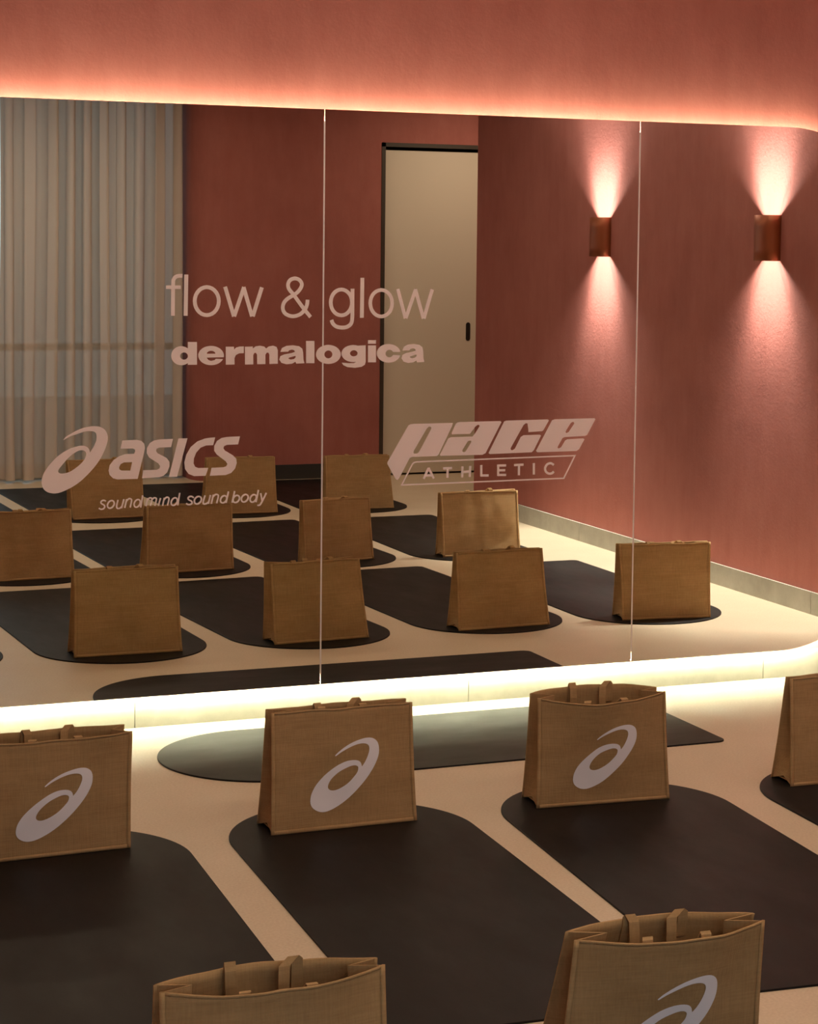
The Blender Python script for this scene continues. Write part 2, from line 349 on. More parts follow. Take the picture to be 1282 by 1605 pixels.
# outlines of the lettering and prints, in metres on the mirror plane (bag print: fractions of the panel)
ART = {'flow':[('s',[(0.1667,1.3739),(0.1668,1.3894),(0.1669,1.4121),(0.1671,1.4374),(0.1673,1.4607),(0.1675,1.4774),(0.1677,1.4861),(0.1678,1.4901),(0.168,1.4911),(0.1683,1.4913),(0.1689,1.4925),(0.1697,1.4947),(0.1707,1.4966),(0.1719,1.4983),(0.1733,1.4998),(0.1748,1.5012),(0.1764,1.5023),(0.1783,1.5033),(0.1802,1.5041),(0.1824,1.5047),(0.1847,1.5052),(0.1875,1.5055),(0.1907,1.5056),(0.1939,1.5056),(0.1967,1.5056),(0.1987,1.5056)],0.0126,False),('s',[(0.1436,1.4679),(0.1933,1.4681)],0.0115,False),('s',[(0.2099,1.3739),(0.2116,1.51)],0.0134,False),('s',[(0.3225,1.4224),(0.3215,1.4121),(0.3185,1.4022),(0.3136,1.3934),(0.3071,1.386),(0.2994,1.3805),(0.2907,1.3771),(0.2816,1.3759),(0.2724,1.3771),(0.2638,1.3805),(0.256,1.3861),(0.2495,1.3934),(0.2446,1.4022),(0.2415,1.412),(0.2405,1.4223),(0.2414,1.4326),(0.2444,1.4424),(0.2493,1.4512),(0.2557,1.4586),(0.2634,1.4641),(0.2721,1.4676),(0.2812,1.4688),(0.2903,1.4677),(0.299,1.4643),(0.3068,1.4587),(0.3133,1.4514),(0.3183,1.4426),(0.3214,1.4328)],0.0127,True),('s',[(0.3436,1.4701),(0.3745,1.3714)],0.0131,False),('s',[(0.3753,1.3714),(0.4087,1.4693)],0.0131,False),('s',[(0.4072,1.4693),(0.4369,1.3713)],0.0131,False),('s',[(0.4396,1.3713),(0.4706,1.4688)],0.0132,False),('s',[(0.6422,1.3691),(0.6392,1.3724),(0.6352,1.377),(0.6303,1.3825),(0.6247,1.389),(0.6188,1.3961),(0.6119,1.4048),(0.6039,1.4152),(0.5957,1.4259),(0.588,1.436),(0.5817,1.4441),(0.5769,1.45),(0.5729,1.4543),(0.5697,1.4578),(0.5672,1.4609),(0.565,1.4643),(0.5634,1.4679),(0.5624,1.4714),(0.5619,1.4747),(0.5619,1.4778),(0.5622,1.4809),(0.563,1.4838),(0.5642,1.4867),(0.5657,1.4893),(0.5677,1.4917),(0.5698,1.4938),(0.5724,1.4955),(0.5754,1.4969),(0.5787,1.498),(0.582,1.4987),(0.5852,1.499),(0.5884,1.4989),(0.5917,1.4984),(0.5949,1.4975),(0.5979,1.4962),(0.6006,1.4947),(0.6031,1.4927),(0.6054,1.4903),(0.6074,1.4877),(0.609,1.4849),(0.61,1.4822),(0.6104,1.4795),(0.6103,1.4767),(0.6097,1.4739),(0.6087,1.4711),(0.6074,1.4681),(0.6056,1.4651),(0.6034,1.4618),(0.6007,1.4585),(0.598,1.4554),(0.5952,1.4526),(0.5924,1.4503),(0.5895,1.4482),(0.5865,1.4463),(0.5833,1.4444),(0.5798,1.4422),(0.5758,1.4398),(0.5713,1.4373),(0.5668,1.4347),(0.5624,1.432),(0.5588,1.4293),(0.5557,1.4267),(0.5531,1.4241),(0.5509,1.4214),(0.5489,1.4186),(0.5473,1.4157),(0.546,1.4125),(0.5449,1.4091),(0.5442,1.4056),(0.5439,1.4021),(0.544,1.3987),(0.5445,1.3954),(0.5454,1.3921),(0.5467,1.3889),(0.5483,1.3859),(0.5502,1.3833),(0.5526,1.381),(0.5553,1.3789),(0.5584,1.3772),(0.5616,1.3757),(0.5649,1.3744),(0.5683,1.3733),(0.5719,1.3724),(0.5756,1.3718),(0.5794,1.3716),(0.5834,1.3718),(0.5877,1.3724),(0.5922,1.3734),(0.5967,1.3749),(0.6012,1.3766),(0.6054,1.3788),(0.6093,1.3814),(0.6131,1.3845),(0.6167,1.388),(0.6199,1.3915),(0.6226,1.395),(0.6248,1.3985),(0.6264,1.4022),(0.6276,1.4058),(0.6286,1.4094),(0.6295,1.4128),(0.6301,1.4162),(0.6305,1.4196),(0.6307,1.4229),(0.6308,1.4256),(0.6309,1.4276)],0.0126,False),('s',[(0.7895,1.4185),(0.7887,1.4087),(0.7859,1.3994),(0.7815,1.391),(0.7755,1.3841),(0.7683,1.3788),(0.7603,1.3756),(0.7518,1.3745),(0.7433,1.3756),(0.7352,1.3789),(0.728,1.3841),(0.7219,1.3911),(0.7173,1.3994),(0.7144,1.4086),(0.7134,1.4184),(0.7143,1.4282),(0.717,1.4374),(0.7214,1.4457),(0.7274,1.4527),(0.7346,1.4579),(0.7426,1.4612),(0.751,1.4623),(0.7595,1.4613),(0.7676,1.458),(0.7749,1.4528),(0.781,1.4459),(0.7856,1.4376),(0.7885,1.4283)],0.0127,True),('s',[(0.7911,1.4651),(0.7911,1.4567),(0.7912,1.4447),(0.7912,1.4309),(0.7912,1.4172),(0.7912,1.4054),(0.7913,1.3953),(0.7913,1.3858),(0.7914,1.377),(0.7912,1.3692),(0.7908,1.3625),(0.7903,1.3572),(0.7896,1.3533),(0.7887,1.3502),(0.7875,1.3475),(0.7859,1.3449),(0.7838,1.3424),(0.7814,1.3402),(0.7786,1.3383),(0.7756,1.3366),(0.7726,1.3353),(0.7694,1.3342),(0.7659,1.3335),(0.7623,1.333),(0.7586,1.3328),(0.7549,1.3327),(0.751,1.3329),(0.7469,1.3334),(0.7427,1.3341),(0.7388,1.335),(0.7352,1.3362),(0.7321,1.3377),(0.7292,1.3394),(0.7266,1.3415),(0.7243,1.3436),(0.7222,1.3459),(0.7205,1.3485),(0.7192,1.3515),(0.7181,1.3545),(0.7173,1.3571),(0.7166,1.3589)],0.013,False),('s',[(0.8263,1.5025),(0.8256,1.3662)],0.0134,False),('s',[(0.9353,1.416),(0.9344,1.4058),(0.9316,1.3962),(0.9269,1.3876),(0.9207,1.3804),(0.9131,1.375),(0.9047,1.3716),(0.8959,1.3705),(0.887,1.3717),(0.8785,1.375),(0.8709,1.3805),(0.8646,1.3877),(0.8597,1.3962),(0.8567,1.4058),(0.8556,1.4159),(0.8565,1.426),(0.8594,1.4356),(0.864,1.4442),(0.8702,1.4513),(0.8777,1.4568),(0.8861,1.4601),(0.8949,1.4613),(0.9038,1.4602),(0.9123,1.4569),(0.9199,1.4515),(0.9263,1.4443),(0.9312,1.4357),(0.9342,1.4261)],0.0124,True),('s',[(0.9553,1.4649),(0.9845,1.364)],0.0124,False),('s',[(0.9857,1.364),(1.0213,1.464)],0.0125,False),('s',[(1.0197,1.464),(1.0508,1.3627)],0.0125,False),('s',[(1.0524,1.3627),(1.0825,1.4642)],0.0125,False)],'derma':[('f',[[(0.2297,1.2416),(0.2289,1.2346),(0.2264,1.2279),(0.2223,1.222),(0.2169,1.217),(0.2105,1.2133),(0.2033,1.2111),(0.1957,1.2104),(0.1881,1.2112),(0.1809,1.2136),(0.1745,1.2175),(0.1691,1.2225),(0.165,1.2285),(0.1625,1.2352),(0.1616,1.2422),(0.1625,1.2492),(0.1649,1.2558),(0.169,1.2617),(0.1743,1.2667),(0.1807,1.2704),(0.1879,1.2727),(0.1955,1.2734),(0.2031,1.2725),(0.2103,1.2702),(0.2167,1.2664),(0.2222,1.2613),(0.2262,1.2553),(0.2288,1.2486)],
[(0.2182,1.2406),(0.2179,1.2379),(0.2169,1.2354),(0.2153,1.2332),(0.2132,1.2313),(0.2107,1.2299),(0.2079,1.229),(0.2049,1.2287),(0.2019,1.2291),(0.1991,1.23),(0.1966,1.2314),(0.1945,1.2334),(0.1929,1.2356),(0.1919,1.2382),(0.1915,1.2408),(0.1919,1.2435),(0.1928,1.246),(0.1944,1.2483),(0.1965,1.2501),(0.199,1.2515),(0.2018,1.2524),(0.2048,1.2527),(0.2078,1.2523),(0.2106,1.2514),(0.2131,1.25),(0.2152,1.2481),(0.2168,1.2458),(0.2178,1.2433)]]),('f',[[(0.2176,1.2874),(0.2485,1.2872),(0.2488,1.2116),(0.2179,1.2119)]]),('f',[[(0.34,1.2357),(0.3406,1.2406),(0.3402,1.2455),(0.3389,1.2502),(0.3365,1.2548),(0.3332,1.2591),(0.3291,1.263),(0.3243,1.2664),(0.3188,1.2692),(0.3128,1.2714),(0.3065,1.2729),(0.2999,1.2736),(0.2933,1.2737),(0.2867,1.273),(0.2804,1.2716),(0.2745,1.2695),(0.269,1.2668),(0.2643,1.2634),(0.2602,1.2596),(0.257,1.2554),(0.2548,1.2509),(0.2534,1.2462),(0.2531,1.2413),(0.2538,1.2365),(0.2555,1.2318),(0.2581,1.2273),(0.2616,1.2231),(0.2659,1.2194),(0.2709,1.2162),(0.2766,1.2135),(0.2826,1.2115),(0.2891,1.2102),(0.2957,1.2097),(0.3023,1.2098),(0.3088,1.2107),(0.3151,1.2123),(0.3209,1.2146),(0.3261,1.2175),(0.3307,1.221),(0.3345,1.225),(0.3375,1.2293),(0.3129,1.2306),(0.3095,1.2266),(0.2968,1.2239),(0.2871,1.2272),(0.2818,1.2349)],
[(0.2818,1.2477),(0.2823,1.2502),(0.2838,1.2526),(0.2861,1.2546),(0.2892,1.2561),(0.2928,1.2571),(0.2967,1.2574),(0.3006,1.257),(0.3042,1.256),(0.3073,1.2544),(0.3097,1.2523),(0.3112,1.25),(0.3117,1.2474)]]),('f',[[(0.3472,1.2705),(0.3755,1.2703),(0.3755,1.2604),(0.3823,1.2673),(0.3955,1.2709),(0.4095,1.2711),(0.4089,1.2488),(0.393,1.2482),(0.3817,1.2424),(0.3772,1.2322),(0.3773,1.211),(0.3475,1.2109)]]),('f',[[(0.4133,1.27),(0.4402,1.2705),(0.4403,1.2636),(0.4505,1.2712),(0.4657,1.2733),(0.4802,1.2702),(0.4867,1.2636),(0.4962,1.2705),(0.5115,1.273),(0.523,1.2685),(0.5273,1.2574),(0.5276,1.212),(0.4985,1.2115),(0.4983,1.2429),(0.4948,1.2495),(0.4887,1.2496),(0.4842,1.243),(0.4844,1.2113),(0.4558,1.2112),(0.4556,1.2432),(0.4506,1.2499),(0.4449,1.2485),(0.4419,1.2415),(0.4421,1.2107),(0.4136,1.2106)]]),('f',[[(0.5366,1.2518),(0.5423,1.2646),(0.5576,1.2719),(0.5807,1.2736),(0.602,1.2705),(0.6136,1.2622),(0.6164,1.2492),(0.6178,1.2251),(0.6217,1.2128),(0.5927,1.2117),(0.59,1.218),(0.5773,1.2115),(0.558,1.2098),(0.5407,1.2148),(0.5329,1.2259),(0.5367,1.237),(0.5501,1.2431),(0.577,1.2477),(0.5878,1.2513),(0.5854,1.2569),(0.5769,1.2592),(0.5673,1.257),(0.5635,1.2523)],
[(0.5637,1.2293),(0.5694,1.233),(0.5906,1.2383),(0.5903,1.2321),(0.5849,1.2273),(0.5733,1.2256)]]),('f',[[(0.6271,1.2881),(0.6563,1.2879),(0.6569,1.2125),(0.6277,1.2128)]]),('f',[[(0.7509,1.2414),(0.7498,1.2342),(0.7466,1.2273),(0.7414,1.2212),(0.7344,1.2162),(0.726,1.2124),(0.7167,1.2101),(0.7068,1.2094),(0.697,1.2103),(0.6876,1.2128),(0.6792,1.2167),(0.6722,1.2219),(0.6669,1.2281),(0.6636,1.235),(0.6625,1.2422),(0.6635,1.2494),(0.6667,1.2562),(0.6719,1.2623),(0.6788,1.2673),(0.6872,1.2711),(0.6965,1.2734),(0.7063,1.2742),(0.7161,1.2733),(0.7255,1.2708),(0.734,1.2669),(0.741,1.2617),(0.7464,1.2555),(0.7497,1.2486)],
[(0.7211,1.2417),(0.7207,1.2387),(0.7197,1.2358),(0.718,1.2333),(0.7157,1.2312),(0.713,1.2296),(0.7099,1.2287),(0.7067,1.2284),(0.7035,1.2287),(0.7004,1.2298),(0.6976,1.2314),(0.6953,1.2335),(0.6936,1.2361),(0.6925,1.2389),(0.6921,1.2419),(0.6924,1.2449),(0.6935,1.2477),(0.6952,1.2502),(0.6975,1.2523),(0.7002,1.2539),(0.7032,1.2549),(0.7065,1.2552),(0.7097,1.2548),(0.7127,1.2538),(0.7155,1.2522),(0.7178,1.2501),(0.7196,1.2475),(0.7207,1.2446)]]),('f',[[(0.8381,1.2436),(0.8371,1.2371),(0.8341,1.231),(0.8291,1.2255),(0.8224,1.2209),(0.8144,1.2175),(0.8055,1.2154),(0.796,1.2148),(0.7866,1.2156),(0.7777,1.2179),(0.7697,1.2214),(0.763,1.2261),(0.7579,1.2317),(0.7547,1.2379),(0.7536,1.2444),(0.7546,1.2508),(0.7577,1.257),(0.7626,1.2625),(0.7693,1.267),(0.7772,1.2704),(0.7861,1.2725),(0.7955,1.2732),(0.8049,1.2724),(0.8139,1.2702),(0.8219,1.2666),(0.8287,1.262),(0.8338,1.2564),(0.837,1.2502)],
[(0.8116,1.2446),(0.8113,1.2423),(0.8103,1.2401),(0.8086,1.2381),(0.8064,1.2365),(0.8038,1.2352),(0.8009,1.2345),(0.7978,1.2342),(0.7948,1.2345),(0.7918,1.2353),(0.7892,1.2366),(0.787,1.2383),(0.7853,1.2403),(0.7843,1.2425),(0.7839,1.2449),(0.7843,1.2472),(0.7853,1.2494),(0.7869,1.2514),(0.7891,1.253),(0.7917,1.2542),(0.7946,1.255),(0.7976,1.2552),(0.8007,1.2549),(0.8037,1.2541),(0.8063,1.2529),(0.8085,1.2512),(0.8102,1.2492),(0.8112,1.247)]]),('f',[[(0.8117,1.2708),(0.8402,1.2718),(0.8408,1.2155),(0.8377,1.2054),(0.8259,1.1984),(0.8022,1.1952),(0.7745,1.1982),(0.7606,1.2047),(0.7547,1.2133),(0.7783,1.2112),(0.7981,1.211),(0.8118,1.2176),(0.8145,1.2326)]]),('f',[[(0.8488,1.2893),(0.8774,1.2892),(0.8776,1.2771),(0.8489,1.2773)]]),('f',[[(0.849,1.2717),(0.8776,1.2715),(0.8782,1.2132),(0.8495,1.2135)]]),('f',[[(0.967,1.2483),(0.9655,1.253),(0.9631,1.2574),(0.9598,1.2615),(0.9557,1.2652),(0.951,1.2685),(0.9457,1.2712),(0.9399,1.2733),(0.9338,1.2748),(0.9275,1.2756),(0.9211,1.2756),(0.9148,1.275),(0.9087,1.2737),(0.9029,1.2718),(0.8976,1.2692),(0.8929,1.2661),(0.8889,1.2625),(0.8856,1.2585),(0.8832,1.2541),(0.8817,1.2496),(0.8811,1.2449),(0.8814,1.2401),(0.8827,1.2355),(0.8849,1.231),(0.888,1.2268),(0.8918,1.223),(0.8964,1.2196),(0.9015,1.2168),(0.9072,1.2145),(0.9132,1.2128),(0.9195,1.2119),(0.9259,1.2116),(0.9322,1.212),(0.9384,1.2132),(0.9443,1.2149),(0.9497,1.2174),(0.9546,1.2204),(0.9589,1.2239),(0.9623,1.2278),(0.965,1.2321),(0.9667,1.2366),(0.9395,1.2382),(0.9402,1.2372),(0.9381,1.2342),(0.9352,1.2319),(0.9318,1.2303),(0.9279,1.2297),(0.9241,1.23),(0.9204,1.2313),(0.9172,1.2334),(0.9148,1.2362),(0.9132,1.2395),(0.9126,1.243),(0.9131,1.2465),(0.9146,1.2498),(0.917,1.2525),(0.9202,1.2546),(0.9238,1.2558),(0.9277,1.2561),(0.9315,1.2554),(0.935,1.2538),(0.9379,1.2514),(0.9401,1.2484)]]),('f',[[(0.9748,1.2527),(0.9802,1.2659),(0.9948,1.2733),(1.0169,1.2751),(1.0373,1.2719),(1.0485,1.2635),(1.0512,1.2502),(1.0526,1.2255),(1.0565,1.2129),(1.0287,1.2117),(1.026,1.2182),(1.0139,1.2115),(0.9955,1.2097),(0.9789,1.2148),(0.9714,1.2263),(0.975,1.2376),(0.9878,1.2439),(1.0135,1.2486),(1.0238,1.2523),(1.0215,1.258),(1.0134,1.2603),(1.0042,1.2581),(1.0005,1.2532)],
[(1.0008,1.2298),(1.0063,1.2335),(1.0265,1.239),(1.0263,1.2326),(1.0211,1.2277),(1.0101,1.2259)]])],'emblem':[('f',[[(-0.1952,0.9714),(-0.1928,0.9744),(-0.1891,0.9788),(-0.1849,0.9828),(-0.1803,0.9858),(-0.1752,0.9885),(-0.1694,0.9915),(-0.1629,0.9952),(-0.1558,0.9991),(-0.1487,1.0027),(-0.1418,1.0055),(-0.1348,1.008),(-0.1279,1.01),(-0.1209,1.0117),(-0.1138,1.013),(-0.1071,1.014),(-0.1007,1.0145),(-0.0946,1.0146),(-0.0888,1.0144),(-0.0833,1.0138),(-0.0781,1.0129),(-0.0732,1.0114),(-0.0684,1.0092),(-0.0639,1.0065),(-0.0601,1.0033),(-0.0569,0.9997),(-0.0543,0.9957),(-0.0522,0.9914),(-0.0506,0.9868),(-0.0495,0.982),(-0.049,0.9769),(-0.049,0.9717),(-0.0496,0.9662),(-0.0508,0.96),(-0.0528,0.9529),(-0.0554,0.9451),(-0.0587,0.9367),(-0.0629,0.9275),(-0.0677,0.9178),(-0.0731,0.9083),(-0.0787,0.8996),(-0.0847,0.8912),(-0.0914,0.8827),(-0.0988,0.8741),(-0.1068,0.8655),(-0.1148,0.8574),(-0.1226,0.8498),(-0.1303,0.8426),(-0.1383,0.8359),(-0.1467,0.8296),(-0.1555,0.8238),(-0.1642,0.8186),(-0.1731,0.8139),(-0.1819,0.8099),(-0.1901,0.8064),(-0.1975,0.8036),(-0.2043,0.8014),(-0.2108,0.7998),(-0.217,0.799),(-0.2229,0.7987),(-0.2289,0.7992),(-0.2351,0.8003),(-0.2413,0.8021),(-0.2469,0.8045),(-0.2514,0.8075),(-0.2553,0.8112),(-0.2584,0.8152),(-0.2608,0.8194),(-0.2624,0.8239),(-0.2635,0.8283),(-0.2643,0.8326),(-0.2645,0.8368),(-0.2643,0.8413),(-0.2637,0.8462),(-0.2626,0.8513),(-0.2609,0.8567),(-0.2586,0.8624),(-0.2556,0.8683),(-0.2519,0.8745),(-0.2475,0.8811),(-0.2423,0.8879),(-0.2365,0.8948),(-0.23,0.9021),(-0.223,0.9095),(-0.2159,0.9162),(-0.209,0.9218),(-0.2021,0.9267),(-0.1953,0.9312),(-0.1883,0.9354),(-0.1813,0.9391),(-0.1746,0.9423),(-0.1684,0.9448),(-0.1624,0.9467),(-0.1565,0.9483),(-0.1502,0.9498),(-0.144,0.9511),(-0.1383,0.9518),(-0.1335,0.9519),(-0.1292,0.9515),(-0.1253,0.9507),(-0.1215,0.9494),(-0.1179,0.9476),(-0.1149,0.9454),(-0.1125,0.9428),(-0.1106,0.9397),(-0.1091,0.9367),(-0.1083,0.9335),(-0.1078,0.9303),(-0.1076,0.9281),(-0.1042,0.9333),(-0.0995,0.9408),(-0.0953,0.9481),(-0.0922,0.9544),(-0.0895,0.9605),(-0.0875,0.9661),(-0.0863,0.9713),(-0.0857,0.976),(-0.0857,0.9804),(-0.086,0.9848),(-0.0868,0.9888),(-0.0883,0.9922),(-0.0906,0.9946),(-0.0935,0.9963),(-0.0967,0.9976),(-0.0999,0.9985),(-0.1033,0.9989),(-0.1071,0.9991),(-0.1112,0.9992),(-0.1157,0.9991),(-0.1201,0.9987),(-0.1242,0.998),(-0.1284,0.9971),(-0.1331,0.9958),(-0.1388,0.994),(-0.145,0.9919),(-0.1513,0.9898),(-0.1575,0.9879),(-0.1637,0.9861),(-0.1694,0.9842),(-0.1741,0.9823),(-0.1782,0.9804),(-0.1823,0.9783),(-0.1871,0.9758),(-0.1919,0.9732)],
[(-0.2108,0.8707),(-0.2105,0.8729),(-0.2098,0.8754),(-0.2082,0.8784),(-0.2054,0.8822),(-0.2018,0.8865),(-0.1979,0.8911),(-0.1938,0.896),(-0.1893,0.9013),(-0.1849,0.9063),(-0.1807,0.9107),(-0.1765,0.9149),(-0.172,0.9189),(-0.167,0.9229),(-0.1617,0.9268),(-0.1565,0.9302),(-0.1512,0.933),(-0.1459,0.9353),(-0.1409,0.9368),(-0.1362,0.9372),(-0.1317,0.9369),(-0.1279,0.9359),(-0.1248,0.9342),(-0.1223,0.9318),(-0.1206,0.9292),(-0.1197,0.9266),(-0.1195,0.9237),(-0.1201,0.9201),(-0.1215,0.9153),(-0.1238,0.9098),(-0.1266,0.9046),(-0.13,0.9002),(-0.1339,0.8961),(-0.1383,0.8919),(-0.1431,0.8877),(-0.1483,0.8835),(-0.1539,0.8794),(-0.1598,0.8753),(-0.1661,0.8714),(-0.172,0.8682),(-0.1775,0.866),(-0.1827,0.8646),(-0.1875,0.8635),(-0.1922,0.8628),(-0.1966,0.8625),(-0.2005,0.8626),(-0.2038,0.8632),(-0.2066,0.8642),(-0.2087,0.8654),(-0.21,0.8669),(-0.2107,0.8687)]])],'word':[('f',[[(-0.001,0.9656),(0.0481,0.9662),(0.0627,0.9622),(0.0719,0.9529),(0.0745,0.9402),(0.0719,0.9258),(0.0502,0.8377),(-0.0171,0.838),(-0.0316,0.8421),(-0.0425,0.8533),(-0.0461,0.8678),(-0.0425,0.8857),(-0.0299,0.9015),(-0.0118,0.9136),(0.0081,0.9203),(0.038,0.9205),(0.0416,0.9284),(0.0409,0.9349),(0.0336,0.9384),(-0.0071,0.9387)],
